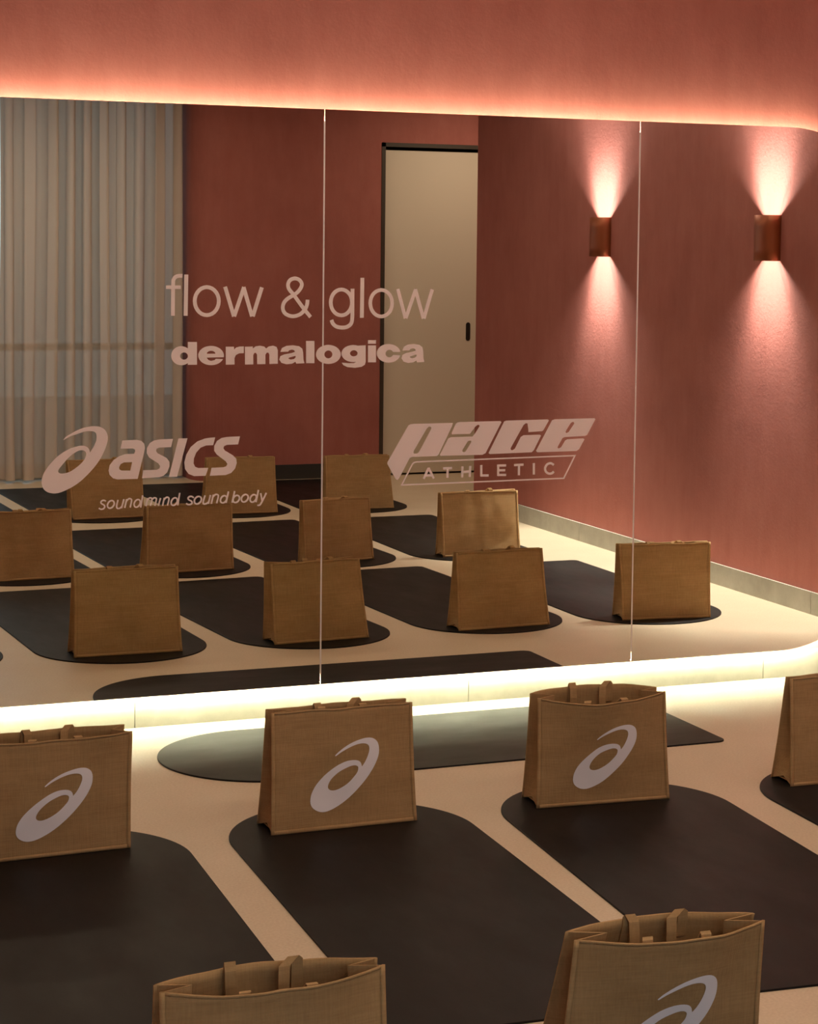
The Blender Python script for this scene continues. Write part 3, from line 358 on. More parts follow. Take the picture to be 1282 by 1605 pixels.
[(0.0318,0.8933),(0.0257,0.8656),(-0.0027,0.8665),(-0.0099,0.8703),(-0.0118,0.8776),(-0.0063,0.8882),(0.0046,0.8933)]]),('f',[[(0.1685,0.9668),(0.162,0.9397),(0.1214,0.939),(0.1133,0.9356),(0.1115,0.9283),(0.116,0.921),(0.1473,0.9038),(0.1566,0.8908),(0.1566,0.8762),(0.1493,0.8564),(0.1364,0.8452),(0.1217,0.8409),(0.0648,0.8391),(0.0684,0.8654),(0.1143,0.8655),(0.1234,0.8699),(0.1253,0.8771),(0.1197,0.8864),(0.0885,0.9072),(0.0804,0.9219),(0.0811,0.9382),(0.0902,0.9543),(0.1048,0.963),(0.125,0.9661)]]),('f',[[(0.187,0.9675),(0.2175,0.9675),(0.1826,0.8408),(0.1549,0.8406)]]),('f',[[(0.312,0.9681),(0.3053,0.9426),(0.281,0.9421),(0.2623,0.9353),(0.2474,0.9193),(0.2393,0.8994),(0.2383,0.883),(0.2439,0.8718),(0.2551,0.8671),(0.2888,0.8668),(0.2795,0.8407),(0.2403,0.8408),(0.2216,0.8487),(0.2097,0.8655),(0.2073,0.8875),(0.2139,0.9129),(0.2287,0.938),(0.251,0.9557),(0.2771,0.9653),(0.2959,0.9674)]]),('f',[[(0.3976,0.9697),(0.391,0.943),(0.3524,0.9422),(0.343,0.9387),(0.3404,0.9314),(0.3449,0.924),(0.3734,0.9067),(0.3848,0.8953),(0.3867,0.8805),(0.3812,0.8622),(0.368,0.8479),(0.3491,0.8411),(0.2945,0.8402),(0.3001,0.8665),(0.3414,0.8671),(0.3509,0.8705),(0.3546,0.8777),(0.3489,0.8871),(0.3186,0.91),(0.3092,0.9231),(0.3091,0.9396),(0.3184,0.9559),(0.3334,0.9654),(0.3523,0.9686)]])],'tag':[('s',[(-0.0548,0.7673),(-0.0557,0.7678),(-0.0568,0.7685),(-0.0582,0.7693),(-0.0597,0.77),(-0.061,0.7705),(-0.0624,0.7706),(-0.0639,0.7705),(-0.0654,0.7703),(-0.0668,0.7699),(-0.0679,0.7693),(-0.0689,0.7686),(-0.0698,0.7676),(-0.0706,0.7665),(-0.0711,0.7654),(-0.0714,0.7644),(-0.0714,0.7635),(-0.0711,0.7625),(-0.0707,0.7616),(-0.07,0.7607),(-0.0691,0.7597),(-0.0677,0.7588),(-0.066,0.7579),(-0.0641,0.7569),(-0.0624,0.7559),(-0.061,0.7549),(-0.0601,0.7538),(-0.0594,0.7526),(-0.0589,0.7514),(-0.0586,0.7502),(-0.0587,0.749),(-0.0591,0.7478),(-0.0599,0.7464),(-0.0609,0.7451),(-0.0621,0.7439),(-0.0633,0.743),(-0.0647,0.7423),(-0.0663,0.7418),(-0.068,0.7415),(-0.0698,0.7414),(-0.0713,0.7415),(-0.0729,0.7419),(-0.0745,0.7428),(-0.076,0.7437),(-0.0773,0.7446),(-0.0782,0.7452)],0.0048,False),('s',[(-0.015,0.7704),(-0.0157,0.7676),(-0.0168,0.7635),(-0.018,0.7589),(-0.019,0.7545),(-0.0196,0.751),(-0.0196,0.7486),(-0.0194,0.7466),(-0.0189,0.7451),(-0.0182,0.7439),(-0.0173,0.7429),(-0.016,0.7423),(-0.0144,0.7419),(-0.0126,0.7419),(-0.0108,0.7422),(-0.0092,0.7426),(-0.0076,0.7434),(-0.006,0.7447),(-0.0045,0.746),(-0.0032,0.7473),(-0.0022,0.7481)],0.0048,False),('s',[(0.0047,0.772),(-0.0034,0.7424)],0.0048,False),('s',[(0.0139,0.7717),(0.0075,0.7431)],0.0048,False),('s',[(0.0107,0.7626),(0.012,0.764),(0.0138,0.7661),(0.0158,0.7684),(0.0179,0.7705),(0.0197,0.7719),(0.0213,0.7727),(0.0228,0.7731),(0.0242,0.7731),(0.0255,0.7729),(0.0267,0.7724),(0.0277,0.7719),(0.0287,0.7713),(0.0295,0.7704),(0.03,0.7689),(0.0302,0.7665),(0.0297,0.7627),(0.0287,0.7575),(0.0275,0.7519),(0.0263,0.747),(0.0256,0.7436)],0.0048,False),('s',[(0.0673,0.7825),(0.0604,0.7423)],0.0048,False),('s',[(0.0837,0.7727),(0.0779,0.7463)],0.0049,False),('s',[(0.0821,0.764),(0.0831,0.7653),(0.0845,0.7672),(0.0862,0.7693),(0.0879,0.7712),(0.0895,0.7725),(0.0911,0.7731),(0.0926,0.7733),(0.0942,0.7731),(0.0955,0.7728),(0.0965,0.7722),(0.0972,0.7716),(0.0977,0.771),(0.0979,0.77),(0.098,0.7685),(0.0977,0.7664),(0.0971,0.7631),(0.0961,0.7586),(0.0949,0.754),(0.0938,0.7498),(0.0931,0.7469)],0.0049,False),('s',[(0.0973,0.7653),(0.0983,0.7664),(0.0997,0.7681),(0.1014,0.7699),(0.1031,0.7716),(0.1047,0.7726),(0.1063,0.7731),(0.1078,0.7731),(0.1094,0.7728),(0.1107,0.7723),(0.1117,0.7717),(0.1125,0.7711),(0.1129,0.7704),(0.1132,0.7694),(0.1132,0.768),(0.1129,0.7659),(0.1123,0.7625),(0.1113,0.7581),(0.1101,0.7534),(0.109,0.7492),(0.1083,0.7463)],0.0049,False),('s',[(0.127,0.7712),(0.12,0.7459)],0.0049,False),('s',[(0.1399,0.7719),(0.1341,0.7454)],0.0049,False),('s',[(0.1376,0.7638),(0.1387,0.7651),(0.1403,0.767),(0.1422,0.7691),(0.1441,0.771),(0.1458,0.7723),(0.1473,0.773),(0.1489,0.7734),(0.1504,0.7734),(0.1517,0.7731),(0.1528,0.7726),(0.1537,0.7718),(0.1544,0.7709),(0.155,0.7696),(0.1552,0.7678),(0.1552,0.7655),(0.1546,0.7621),(0.1536,0.7576),(0.1524,0.753),(0.1513,0.7488),(0.1505,0.7459)],0.0049,False),('s',[(0.1917,0.7863),(0.1852,0.7447)],0.0049,False),('s',[(-0.0279,0.7559),(-0.0289,0.7532),(-0.0303,0.7506),(-0.0322,0.7482),(-0.0344,0.7463),(-0.0369,0.7449),(-0.0394,0.7441),(-0.0419,0.7438),(-0.0442,0.7442),(-0.0462,0.7452),(-0.0479,0.7468),(-0.0491,0.7489),(-0.0498,0.7513),(-0.05,0.7539),(-0.0495,0.7567),(-0.0486,0.7595),(-0.0471,0.7621),(-0.0452,0.7645),(-0.043,0.7664),(-0.0406,0.7678),(-0.038,0.7686),(-0.0356,0.7689),(-0.0332,0.7685),(-0.0312,0.7675),(-0.0295,0.7659),(-0.0283,0.7638),(-0.0276,0.7614),(-0.0274,0.7587)],0.0048,True),('s',[(0.0585,0.7563),(0.0576,0.7535),(0.0562,0.7508),(0.0544,0.7485),(0.0524,0.7466),(0.0502,0.7451),(0.0479,0.7443),(0.0456,0.744),(0.0435,0.7444),(0.0417,0.7454),(0.0402,0.747),(0.0392,0.749),(0.0386,0.7515),(0.0385,0.7542),(0.039,0.757),(0.04,0.7598),(0.0414,0.7624),(0.0431,0.7647),(0.0452,0.7667),(0.0474,0.7681),(0.0497,0.769),(0.0519,0.7692),(0.054,0.7688),(0.0559,0.7678),(0.0573,0.7662),(0.0584,0.7642),(0.059,0.7618),(0.059,0.7591)],0.0048,True),('s',[(0.1833,0.7575),(0.1823,0.7547),(0.1809,0.7521),(0.1791,0.7497),(0.177,0.7478),(0.1748,0.7463),(0.1724,0.7455),(0.1702,0.7452),(0.168,0.7456),(0.1662,0.7466),(0.1647,0.7482),(0.1636,0.7503),(0.163,0.7527),(0.163,0.7554),(0.1635,0.7583),(0.1644,0.7611),(0.1658,0.7637),(0.1676,0.7661),(0.1697,0.768),(0.1719,0.7695),(0.1743,0.7703),(0.1766,0.7706),(0.1787,0.7702),(0.1805,0.7692),(0.182,0.7676),(0.1831,0.7655),(0.1837,0.7631),(0.1837,0.7604)],0.0049,True),('s',[(0.2395,0.7685),(0.2386,0.7692),(0.2373,0.7703),(0.2358,0.7714),(0.2342,0.7724),(0.2326,0.7731),(0.2309,0.7733),(0.229,0.7734),(0.2272,0.7732),(0.2254,0.7728),(0.224,0.7722),(0.2228,0.7713),(0.2218,0.7701),(0.221,0.7688),(0.2205,0.7675),(0.2203,0.7663),(0.2206,0.7652),(0.2211,0.7642),(0.2219,0.7632),(0.2229,0.7622),(0.224,0.7613),(0.2254,0.7605),(0.227,0.7598),(0.2287,0.7591),(0.2302,0.7583),(0.2314,0.7574),(0.2324,0.7563),(0.2332,0.7551),(0.2338,0.7538),(0.234,0.7525),(0.2339,0.7513),(0.2333,0.7501),(0.2322,0.7489),(0.2308,0.7478),(0.2293,0.7469),(0.2278,0.7462),(0.2262,0.7459),(0.2243,0.7458),(0.2225,0.7459),(0.2207,0.7461),(0.2192,0.7465),(0.2179,0.7472),(0.2167,0.7482),(0.2157,0.7492),(0.2149,0.7502),(0.2143,0.7508)],0.0051,False),('s',[(0.2782,0.7751),(0.2772,0.7721),(0.2758,0.7678),(0.2743,0.763),(0.2729,0.7583),(0.2721,0.7548),(0.2718,0.7523),(0.2717,0.7504),(0.272,0.7489),(0.2725,0.7478),(0.2734,0.747),(0.2746,0.7463),(0.2763,0.746),(0.2783,0.746),(0.2802,0.7463),(0.282,0.7467),(0.2837,0.7474),(0.2854,0.7485),(0.287,0.7498),(0.2884,0.7509),(0.2894,0.7517)],0.0051,False),('s',[(0.2967,0.7757),(0.2894,0.7464)],0.0051,False),('s',[(0.3066,0.7765),(0.2998,0.746)],0.0051,False),('s',[(0.3037,0.7677),(0.305,0.7689),(0.3068,0.7707),(0.3089,0.7728),(0.311,0.7746),(0.3128,0.7758),(0.3145,0.7765),(0.3161,0.7768),(0.3177,0.7768),(0.3191,0.7766),(0.3203,0.7761),(0.3213,0.7755),(0.3223,0.7749),(0.3231,0.7739),(0.3235,0.7723),(0.3235,0.7699),(0.3229,0.766),(0.3217,0.7609),(0.3202,0.7553),(0.3188,0.7504),(0.3179,0.747)],0.0051,False),('s',[(0.3588,0.7857),(0.3503,0.7471)],0.0051,False),('s',[(0.38,0.7862),(0.3715,0.7475)],0.0051,False),('s',[(0.4628,0.787),(0.4542,0.7458)],0.0051,False),('s',[(0.4704,0.7758),(0.4762,0.7486)],0.0051,False),('s',[(0.4906,0.7763),(0.4883,0.7717),(0.4849,0.765),(0.481,0.7574),(0.4773,0.7504),(0.4744,0.745),(0.4724,0.7417),(0.471,0.7394),(0.4698,0.738),(0.4687,0.7369),(0.4674,0.736),(0.4657,0.7353),(0.4639,0.735),(0.462,0.735),(0.4604,0.7351),(0.4593,0.7351)],0.0051,False),('s',[(0.2652,0.7594),(0.2642,0.7566),(0.2626,0.754),(0.2607,0.7517),(0.2583,0.7498),(0.2558,0.7484),(0.2531,0.7475),(0.2504,0.7473),(0.2479,0.7477),(0.2457,0.7487),(0.2439,0.7503),(0.2426,0.7523),(0.2418,0.7547),(0.2416,0.7574),(0.242,0.7602),(0.243,0.7629),(0.2445,0.7655),(0.2465,0.7679),(0.2488,0.7698),(0.2514,0.7712),(0.2541,0.772),(0.2567,0.7722),(0.2592,0.7718),(0.2614,0.7708),(0.2633,0.7693),(0.2646,0.7672),(0.2654,0.7648),(0.2656,0.7621)],0.0051,True),('s',[(0.3524,0.7592),(0.3515,0.7565),(0.3501,0.754),(0.3482,0.7517),(0.3461,0.7499),(0.3438,0.7485),(0.3413,0.7477),(0.3389,0.7475),(0.3367,0.7479),(0.3347,0.7489),(0.3331,0.7504),(0.3319,0.7523),(0.3312,0.7546),(0.3311,0.7572),(0.3315,0.7599),(0.3325,0.7626),(0.3339,0.7651),(0.3357,0.7673),(0.3378,0.7692),(0.3402,0.7705),(0.3426,0.7713),(0.345,0.7716),(0.3473,0.7712),(0.3493,0.7702),(0.3509,0.7687),(0.3521,0.7667),(0.3527,0.7644),(0.3529,0.7618)],0.0051,True),('s',[(0.3961,0.7588),(0.3952,0.7561),(0.3938,0.7536),(0.3919,0.7514),(0.3898,0.7495),(0.3874,0.7482),(0.385,0.7473),(0.3826,0.7471),(0.3803,0.7475),(0.3783,0.7485),(0.3767,0.75),(0.3755,0.752),(0.3748,0.7543),(0.3747,0.7569),(0.3751,0.7596),(0.3761,0.7622),(0.3775,0.7648),(0.3793,0.767),(0.3815,0.7689),(0.3838,0.7702),(0.3863,0.771),(0.3887,0.7713),(0.391,0.7709),(0.393,0.7699),(0.3946,0.7684),(0.3958,0.7664),(0.3964,0.7641),(0.3966,0.7615)],0.0051,True),('s',[(0.4265,0.7602),(0.4255,0.7574),(0.424,0.7548),(0.422,0.7524),(0.4197,0.7505),(0.4172,0.7491),(0.4146,0.7482),(0.412,0.748),(0.4096,0.7484),(0.4074,0.7494),(0.4056,0.751),(0.4044,0.7531),(0.4036,0.7555),(0.4035,0.7582),(0.4039,0.761),(0.4049,0.7638),(0.4064,0.7664),(0.4083,0.7687),(0.4106,0.7707),(0.4132,0.7721),(0.4158,0.7729),(0.4184,0.7732),(0.4208,0.7728),(0.423,0.7717),(0.4247,0.7702),(0.426,0.7681),(0.4267,0.7657),(0.4269,0.763)],0.0051,True),('s',[(0.4552,0.7587),(0.4542,0.7559),(0.4527,0.7533),(0.4509,0.7509),(0.4487,0.749),(0.4463,0.7475),(0.4438,0.7467),(0.4414,0.7465),(0.4391,0.7469),(0.4371,0.7479),(0.4355,0.7495),(0.4343,0.7515),(0.4337,0.7539),(0.4336,0.7566),(0.434,0.7594),(0.435,0.7622),(0.4364,0.7649),(0.4383,0.7672),(0.4405,0.7691),(0.4429,0.7706),(0.4453,0.7714),(0.4478,0.7716),(0.4501,0.7712),(0.4521,0.7702),(0.4537,0.7687),(0.4548,0.7666),(0.4555,0.7642),(0.4556,0.7615)],0.0051,True)],'pace':[('f',[[(0.9998,0.9934),(1.008,0.9973),(1.0196,0.9983),(1.165,0.9983),(1.1618,0.9867),(1.1126,0.8891),(1.106,0.884),(1.0143,0.8834),(1.0054,0.8796),(0.9671,0.8106),(0.9605,0.8046),(0.9539,0.8088),(0.9237,0.8617),(0.9243,0.8679)],
[(1.068,0.9816),(1.0763,0.988),(1.084,0.9863),(1.0847,0.979),(1.0407,0.9005),(1.0341,0.8947),(1.0225,0.8941),(1.0191,0.8986),(1.021,0.9057)]]),('f',[[(1.1768,0.9958),(1.1835,0.9998),(1.192,1.0008),(1.3452,1.0014),(1.3494,0.9975),(1.2903,0.8891),(1.2784,0.8837),(1.1211,0.8842),(1.1177,0.8874),(1.1489,0.944),(1.1589,0.9482),(1.2401,0.9488),(1.2501,0.9596),(1.2668,0.9844),(1.265,0.9898),(1.2582,0.9893),(1.2498,0.9832),(1.2298,0.9585),(1.1621,0.9588),(1.1614,0.9638)],
[(1.2267,0.9349),(1.2352,0.9347),(1.2353,0.9284),(1.2153,0.8974),(1.2086,0.8944),(1.2018,0.8977),(1.2034,0.904),(1.2216,0.9319)]]),('f',[[(1.3605,0.9992),(1.3691,1.0022),(1.5287,1.0033),(1.5333,1.0),(1.5118,0.9646),(1.5066,0.9616),(1.4544,0.9596),(1.4543,0.9691),(1.4505,0.9899),(1.4435,0.9917),(1.4349,0.9855),(1.386,0.904),(1.3879,0.8975),(1.3948,0.8967),(1.4033,0.9019),(1.4252,0.9427),(1.4355,0.9489),(1.4981,0.9496),(1.5034,0.9463),(1.4763,0.8952),(1.4677,0.8875),(1.3073,0.8854),(1.3021,0.8887)]]),('f',[[(1.5462,0.9997),(1.5567,1.003),(1.7123,1.0037),(1.7167,1.0004),(1.6849,0.9446),(1.6761,0.9409),(1.5965,0.9386),(1.5877,0.9356),(1.5706,0.9072),(1.5682,0.9008),(1.5743,0.8984),(1.583,0.902),(1.5985,0.9257),(1.6072,0.9303),(1.6691,0.9321),(1.6745,0.9287),(1.6538,0.8938),(1.6433,0.8876),(1.4904,0.8869),(1.4851,0.8918)],
[(1.6238,0.9917),(1.6309,0.9925),(1.6338,0.986),(1.612,0.9559),(1.6033,0.9523),(1.599,0.9562),(1.6014,0.9626),(1.6186,0.9879)]])],'frame':[('s',[(0.9772,0.7869),(1.0162,0.859),(1.0228,0.8641),(1.0321,0.8657),(1.6381,0.871),(1.5953,0.7907)],0.0047,True)],'athl':[('s',[(1.0584,0.8055),(1.0763,0.8432)],0.0081,False),('s',[(1.0763,0.8432),(1.0962,0.8056)],0.0081,False),('s',[(1.066,0.8166),(1.0884,0.8171)],0.0081,False),('s',[(1.1307,0.8397),(1.1643,0.8402)],0.0082,False),('s',[(1.1475,0.8392),(1.1472,0.8065)],0.0082,False),('s',[(1.2035,0.8451),(1.203,0.8057)],0.0082,False),('s',[(1.233,0.8455),(1.2311,0.807)],0.0082,False),('s',[(1.2037,0.8252),(1.2315,0.8259)],0.0082,False),('s',[(1.2748,0.8474),(1.2754,0.8081)],0.0082,False),('s',[(1.2726,0.8108),(1.3034,0.8098)],0.0082,False),('s',[(1.3394,0.8474),(1.3399,0.8074)],0.0079,False),('s',[(1.3353,0.8437),(1.3697,0.8434)],0.0079,False),('s',[(1.3397,0.8268),(1.3665,0.8266)],0.0079,False),('s',[(1.3375,0.8106),(1.3702,0.8096)],0.0079,False),('s',[(1.4008,0.8437),(1.4371,0.8443)],0.008,False),('s',[(1.4198,0.8432),(1.4197,0.8068)],0.008,False),('s',[(1.477,0.8485),(1.4777,0.8076)],0.008,False),('s',[(1.5552,0.8395),(1.5536,0.8406),(1.5515,0.8421),(1.5489,0.8438),(1.5462,0.8452),(1.5435,0.846),(1.5408,0.8461),(1.5378,0.8457),(1.5348,0.845),(1.532,0.844),(1.5295,0.8425),(1.5274,0.8406),(1.5254,0.8382),(1.5238,0.8354),(1.5225,0.8326),(1.5217,0.8299),(1.5215,0.8273),(1.5217,0.8245),(1.5224,0.8218),(1.5234,0.8193),(1.5247,0.817),(1.5263,0.8151),(1.5283,0.8133),(1.5306,0.8118),(1.533,0.8105),(1.5353,0.8096),(1.5378,0.8091),(1.5403,0.8089),(1.5429,0.809),(1.5454,0.8093),(1.5476,0.8099),(1.5496,0.8109),(1.5515,0.8122),(1.5532,0.8138),(1.5546,0.8151),(1.5556,0.8161)],0.008,False)],'bag':[('f',[[(0.4312,0.613),(0.4405,0.6249),(0.4545,0.6408),(0.4717,0.6565),(0.4918,0.6727),(0.5145,0.6889),(0.5385,0.7037),(0.5618,0.715),(0.5851,0.7238),(0.609,0.7308),(0.6318,0.7356),(0.6513,0.7382),(0.6691,0.7384),(0.6861,0.7366),(0.7015,0.7323),(0.7152,0.7247),(0.7268,0.7145),(0.7357,0.7025),(0.7424,0.6877),(0.7469,0.6693),(0.7492,0.648),(0.7493,0.6237),(0.747,0.5982),(0.7419,0.5746),(0.734,0.5499),(0.7227,0.5211),(0.7093,0.492),(0.6954,0.4658),(0.6803,0.4404),(0.6645,0.4152),(0.6469,0.3896),(0.6265,0.3624),(0.6044,0.3348),(0.5816,0.3076),(0.5577,0.2809),(0.5325,0.2548),(0.5068,0.2305),(0.4815,0.2094),(0.4564,0.1911),(0.4308,0.1751),(0.4065,0.1625),(0.3853,0.1545),(0.366,0.1503),(0.3475,0.1499),(0.3302,0.153),(0.314,0.16),(0.2991,0.17),(0.2858,0.1823),(0.2748,0.1967),(0.2675,0.2126),(0.2631,0.2298),(0.2614,0.248),(0.2621,0.2672),(0.2642,0.2872),(0.2691,0.309),(0.278,0.3343),(0.2898,0.3601),(0.3034,0.3827),(0.3195,0.4051),(0.3391,0.4298),(0.3608,0.4544),(0.3834,0.4771),(0.4067,0.4982),(0.4298,0.5174),(0.4528,0.534),(0.4765,0.5468),(0.499,0.5563),(0.518,0.562),(0.5358,0.5649),(0.5548,0.5657),(0.5726,0.5641),(0.5876,0.5601),(0.6,0.5535),(0.6092,0.5441),(0.6157,0.5325),(0.6196,0.5171),(0.6215,0.5044),(0.63,0.5158),(0.641,0.5325),(0.6511,0.5525),(0.6605,0.5744),(0.6682,0.5964),(0.674,0.6172),(0.6775,0.6346),(0.6786,0.65),(0.6768,0.6639),(0.6722,0.6757),(0.6644,0.6843),(0.654,0.6904),(0.641,0.6943),(0.6262,0.6961),(0.6106,0.6961),(0.5938,0.694),(0.5757,0.6893),(0.5565,0.6824),(0.5359,0.6731),(0.5146,0.6619),(0.4928,0.6491),(0.4728,0.6361),(0.4568,0.6239),(0.4449,0.6143),(0.4389,0.6099),(0.4357,0.6087),(0.4329,0.6105)],
[(0.3844,0.3546),(0.3855,0.3665),(0.3892,0.381),(0.396,0.3984),(0.4056,0.4169),(0.4185,0.4347),(0.4333,0.4517),(0.4486,0.467),(0.4657,0.4807),(0.4861,0.4929),(0.5072,0.5034),(0.5265,0.5122),(0.5441,0.5184),(0.5591,0.5206),(0.5717,0.5198),(0.5822,0.5164),(0.5899,0.5106),(0.594,0.5036),(0.595,0.4936),(0.5937,0.4787),(0.5888,0.4615),(0.5787,0.4443),(0.5652,0.426),(0.5496,0.4059),(0.5324,0.3863),(0.5144,0.3699),(0.4954,0.3554),(0.4744,0.3415),(0.4541,0.3305),(0.4371,0.3245),(0.4223,0.3223),(0.4098,0.3234),(0.3998,0.327),(0.3931,0.3324),(0.3887,0.3391),(0.3855,0.3459)]])]}

MATS = [
 (-0.490, -1.430, -0.045, 'black yoga mat under the jute bag at the left edge of the photo'),
 (0.318, -1.425, -0.042, 'black yoga mat at front centre-left, under the bag before the first mirror seam'),
 (1.112, -1.460, -0.075, 'black yoga mat at centre-right, under the gaping-topped bag with white print'),
 (1.930, -1.525, -0.050, 'black yoga mat at the right edge of the photo under the half-cropped jute bag'),
 (2.692, -1.490, 0.0, 'black yoga mat in the mirror nearest the grey skirting, under the second-seam bag'),
 (-0.489, -3.400, -0.03, 'black yoga mat under the jute bag at the bottom edge, left of centre'),
 (0.290, -3.345, -0.05, 'black yoga mat under the large jute bag in the bottom right corner'),
 (1.062, -3.335, -0.04, 'black yoga mat in the mirror under the bag just below the small tagline'),
 (1.857, -3.400, -0.05, 'black yoga mat in the mirror, second row, under the bag turned aslant'),
 (2.630, -3.385, 0.0, 'black yoga mat in the mirror under the bag below the slanted outlined logo'),
 (0.335, -5.380, -0.03, 'black yoga mat in the mirror at far left before the curtain, no bag in view'),
 (1.117, -5.380, -0.03, 'black yoga mat in the mirror under the bag behind the looped emblem'),
 (1.911, -5.370, 0.0, 'black yoga mat in the mirror under the bag behind the italic word end'),
 (2.659, -5.370, 0.0, 'black yoga mat in the mirror under the bag before the cream door'),
]
BAGS = [
 ((-0.4993, -1.2934, 0.0380, 0.4183, 0.4095, 0.3134, 0.1070, 0.0770, 0.0095, -0.0119), 'jute tote bag with white looped print, cropped by the left edge of the photo', (0.014, 0.004)),
 ((0.3101, -1.2949, 0.0125, 0.4232, 0.4079, 0.3318, 0.1250, 0.0439, 0.0011, -0.0087), 'jute tote bag with white looped print below the first mirror seam, nearly closed', (0.006, 0.0)),
 ((1.1030, -1.3125, -0.0804, 0.4103, 0.3903, 0.3206, 0.1246, 0.0628, -0.0089, -0.0279), 'jute tote bag with white looped print and gaping top, right of centre', (0.045, 0.018)),
 ((1.9272, -1.3462, -0.0399, 0.4220, 0.3979, 0.3220, 0.1197, 0.0232, -0.0022, -0.0084), 'jute tote bag cropped by the right edge of the photo, only its left side showing', (0.012, 0.0)),
 ((2.6909, -1.3193, 0.1273, 0.4028, 0.4218, 0.3246, 0.1357, 0.0345, 0.0035, 0.0012), 'plain-backed jute bag in the mirror crossed by the second seam, beside grey skirting', (0.02, 0.004)),
 ((-0.4886, -3.2785, -0.0102, 0.4200, 0.4094, 0.3227, 0.1129, 0.0375, 0.0000, -0.0000), 'jute tote bag at the bottom edge left of centre, only its open top showing', (0.04, 0.01)),
 ((0.2852, -3.2189, -0.0759, 0.4161, 0.3917, 0.3163, 0.1382, 0.0428, 0.0218, -0.0505), 'jute tote bag in the bottom right corner, its white print cut by the photo edge', (0.042, 0.01)),
 ((1.0589, -3.2091, -0.0798, 0.4448, 0.4336, 0.3253, 0.1114, 0.0354, 0.0068, 0.0029), 'plain-backed jute bag in the mirror, second row, directly below the small tagline', (0.008, 0.0)),
 ((1.8551, -3.2791, -0.1577, 0.3912, 0.3773, 0.3168, 0.0744, 0.0321, -0.0088, -0.0036), 'jute bag turned aslant in the mirror, second row, crossed by the first seam', (0.008, 0.0)),
 ((2.6291, -3.2628, 0.0035, 0.4302, 0.4320, 0.3297, 0.1092, 0.0323, -0.0033, -0.0033), 'plain-backed jute bag in the mirror just below the slanted outlined logo', (0.008, 0.0)),
 ((1.1172, -5.2622, -0.0709, 0.4219, 0.4421, 0.3385, 0.1169, 0.0299, -0.0107, -0.0079), 'plain-backed jute bag in the mirror, back row, behind the looped emblem at left', (0.008, 0.0)),
 ((1.9114, -5.2451, 0.0637, 0.4401, 0.4084, 0.3307, 0.1140, 0.0328, 0.0055, -0.0022), 'plain-backed jute bag in the mirror, back row, behind the rounded italic word', (0.008, 0.0)),
 ((2.6594, -5.2464, 0.0659, 0.4218, 0.3981, 0.3211, 0.1143, 0.0325, -0.0102, -0.0028), 'plain-backed jute bag in the mirror, back row, standing in front of the cream door', (0.008, 0.0)),
]

# ================================================================== SETTING
XW = 3.37          # right-hand wall plane
YB = -6.88         # back wall plane
structure(boxes('floor', [(-3.2, 5.2, -7.62, 0.3, -0.12, 0.0)], M_FLOOR))
structure(boxes('ceiling', [(-3.2, 5.2, -7.62, 0.3, CEIL, CEIL+0.12)], M_CEIL))
structure(boxes('wall_front', [(-3.2, 5.2, 0.04, 0.22, 0.0, CEIL)], M_WALL))
structure(boxes('wall_right', [(XW, XW+0.14, -5.12, 0.04, 0.0, CEIL)], M_WALL))
structure(boxes('wall_left', [(-3.0, -2.86, -7.6, 0.04, 0.0, CEIL)], M_WALL))
structure(boxes('wall_alcove', [(4.7, 4.84, -7.1, 0.04, 0.0, CEIL)], M_WALL))
# back wall: a slab from the rounded window reveal to the alcove, with the doorway cut out
DX0, DX1, DZ = 3.385, 4.27, 2.305
V, F = [], []
RAD = 0.20
nx0 = 2.09
prof = [(nx0, YB-0.66), (nx0, YB-RAD)]
prof += [(nx0+RAD-RAD*math.cos(a), YB-RAD+RAD*math.sin(a)) for a in [math.pi/2*i/14 for i in range(1, 15)]]
prof += [(DX0, YB), (DX0, YB-0.66)]
prism([prof[::-1]], 0.0, CEIL, lambda p, d: Vector((p[0], p[1], d)), V, F)
wb = link('wall_back', V, F, M_WALL)
V2, F2 = [], []
structure(wb)
structure(boxes('wall_back_lintel', [(DX0, 4.7, YB-0.20, YB, DZ, CEIL), (DX1, 4.7, YB-0.20, YB, 0, DZ)], M_WALL))
structure(boxes('wall_window', [(-2.86, nx0, -7.60, -7.44, 2.62, CEIL), (-2.86, nx0, -7.60, -7.44, 0, 0.04)], M_WALL))
def concrete_skirt(name, runs):
    o = boxes(name, runs, M_CONC); structure(o); return o
bs = []
x = -3.55
for k in range(7):
    x1 = min(x+1.2-0.0025, XW); bs.append((max(x, -2.86), x1, 0.028, 0.04, 0.0, 0.100)); x += 1.2
    if x > XW: break
concrete_skirt('baseboard_front', bs)
bs = []
y = 0.026
while y > -5.12:
    y1 = max(y-1.2+0.004, -5.12); bs.append((XW-0.012, XW, y1, y, 0.0, 0.100)); y -= 1.2
concrete_skirt('baseboard_right', bs)
bk = boxes('baseboard_back', [(nx0+RAD, DX0-0.005, YB, YB+0.012, 0.0, 0.100)], M_SKIRT_SHADE); structure(bk)

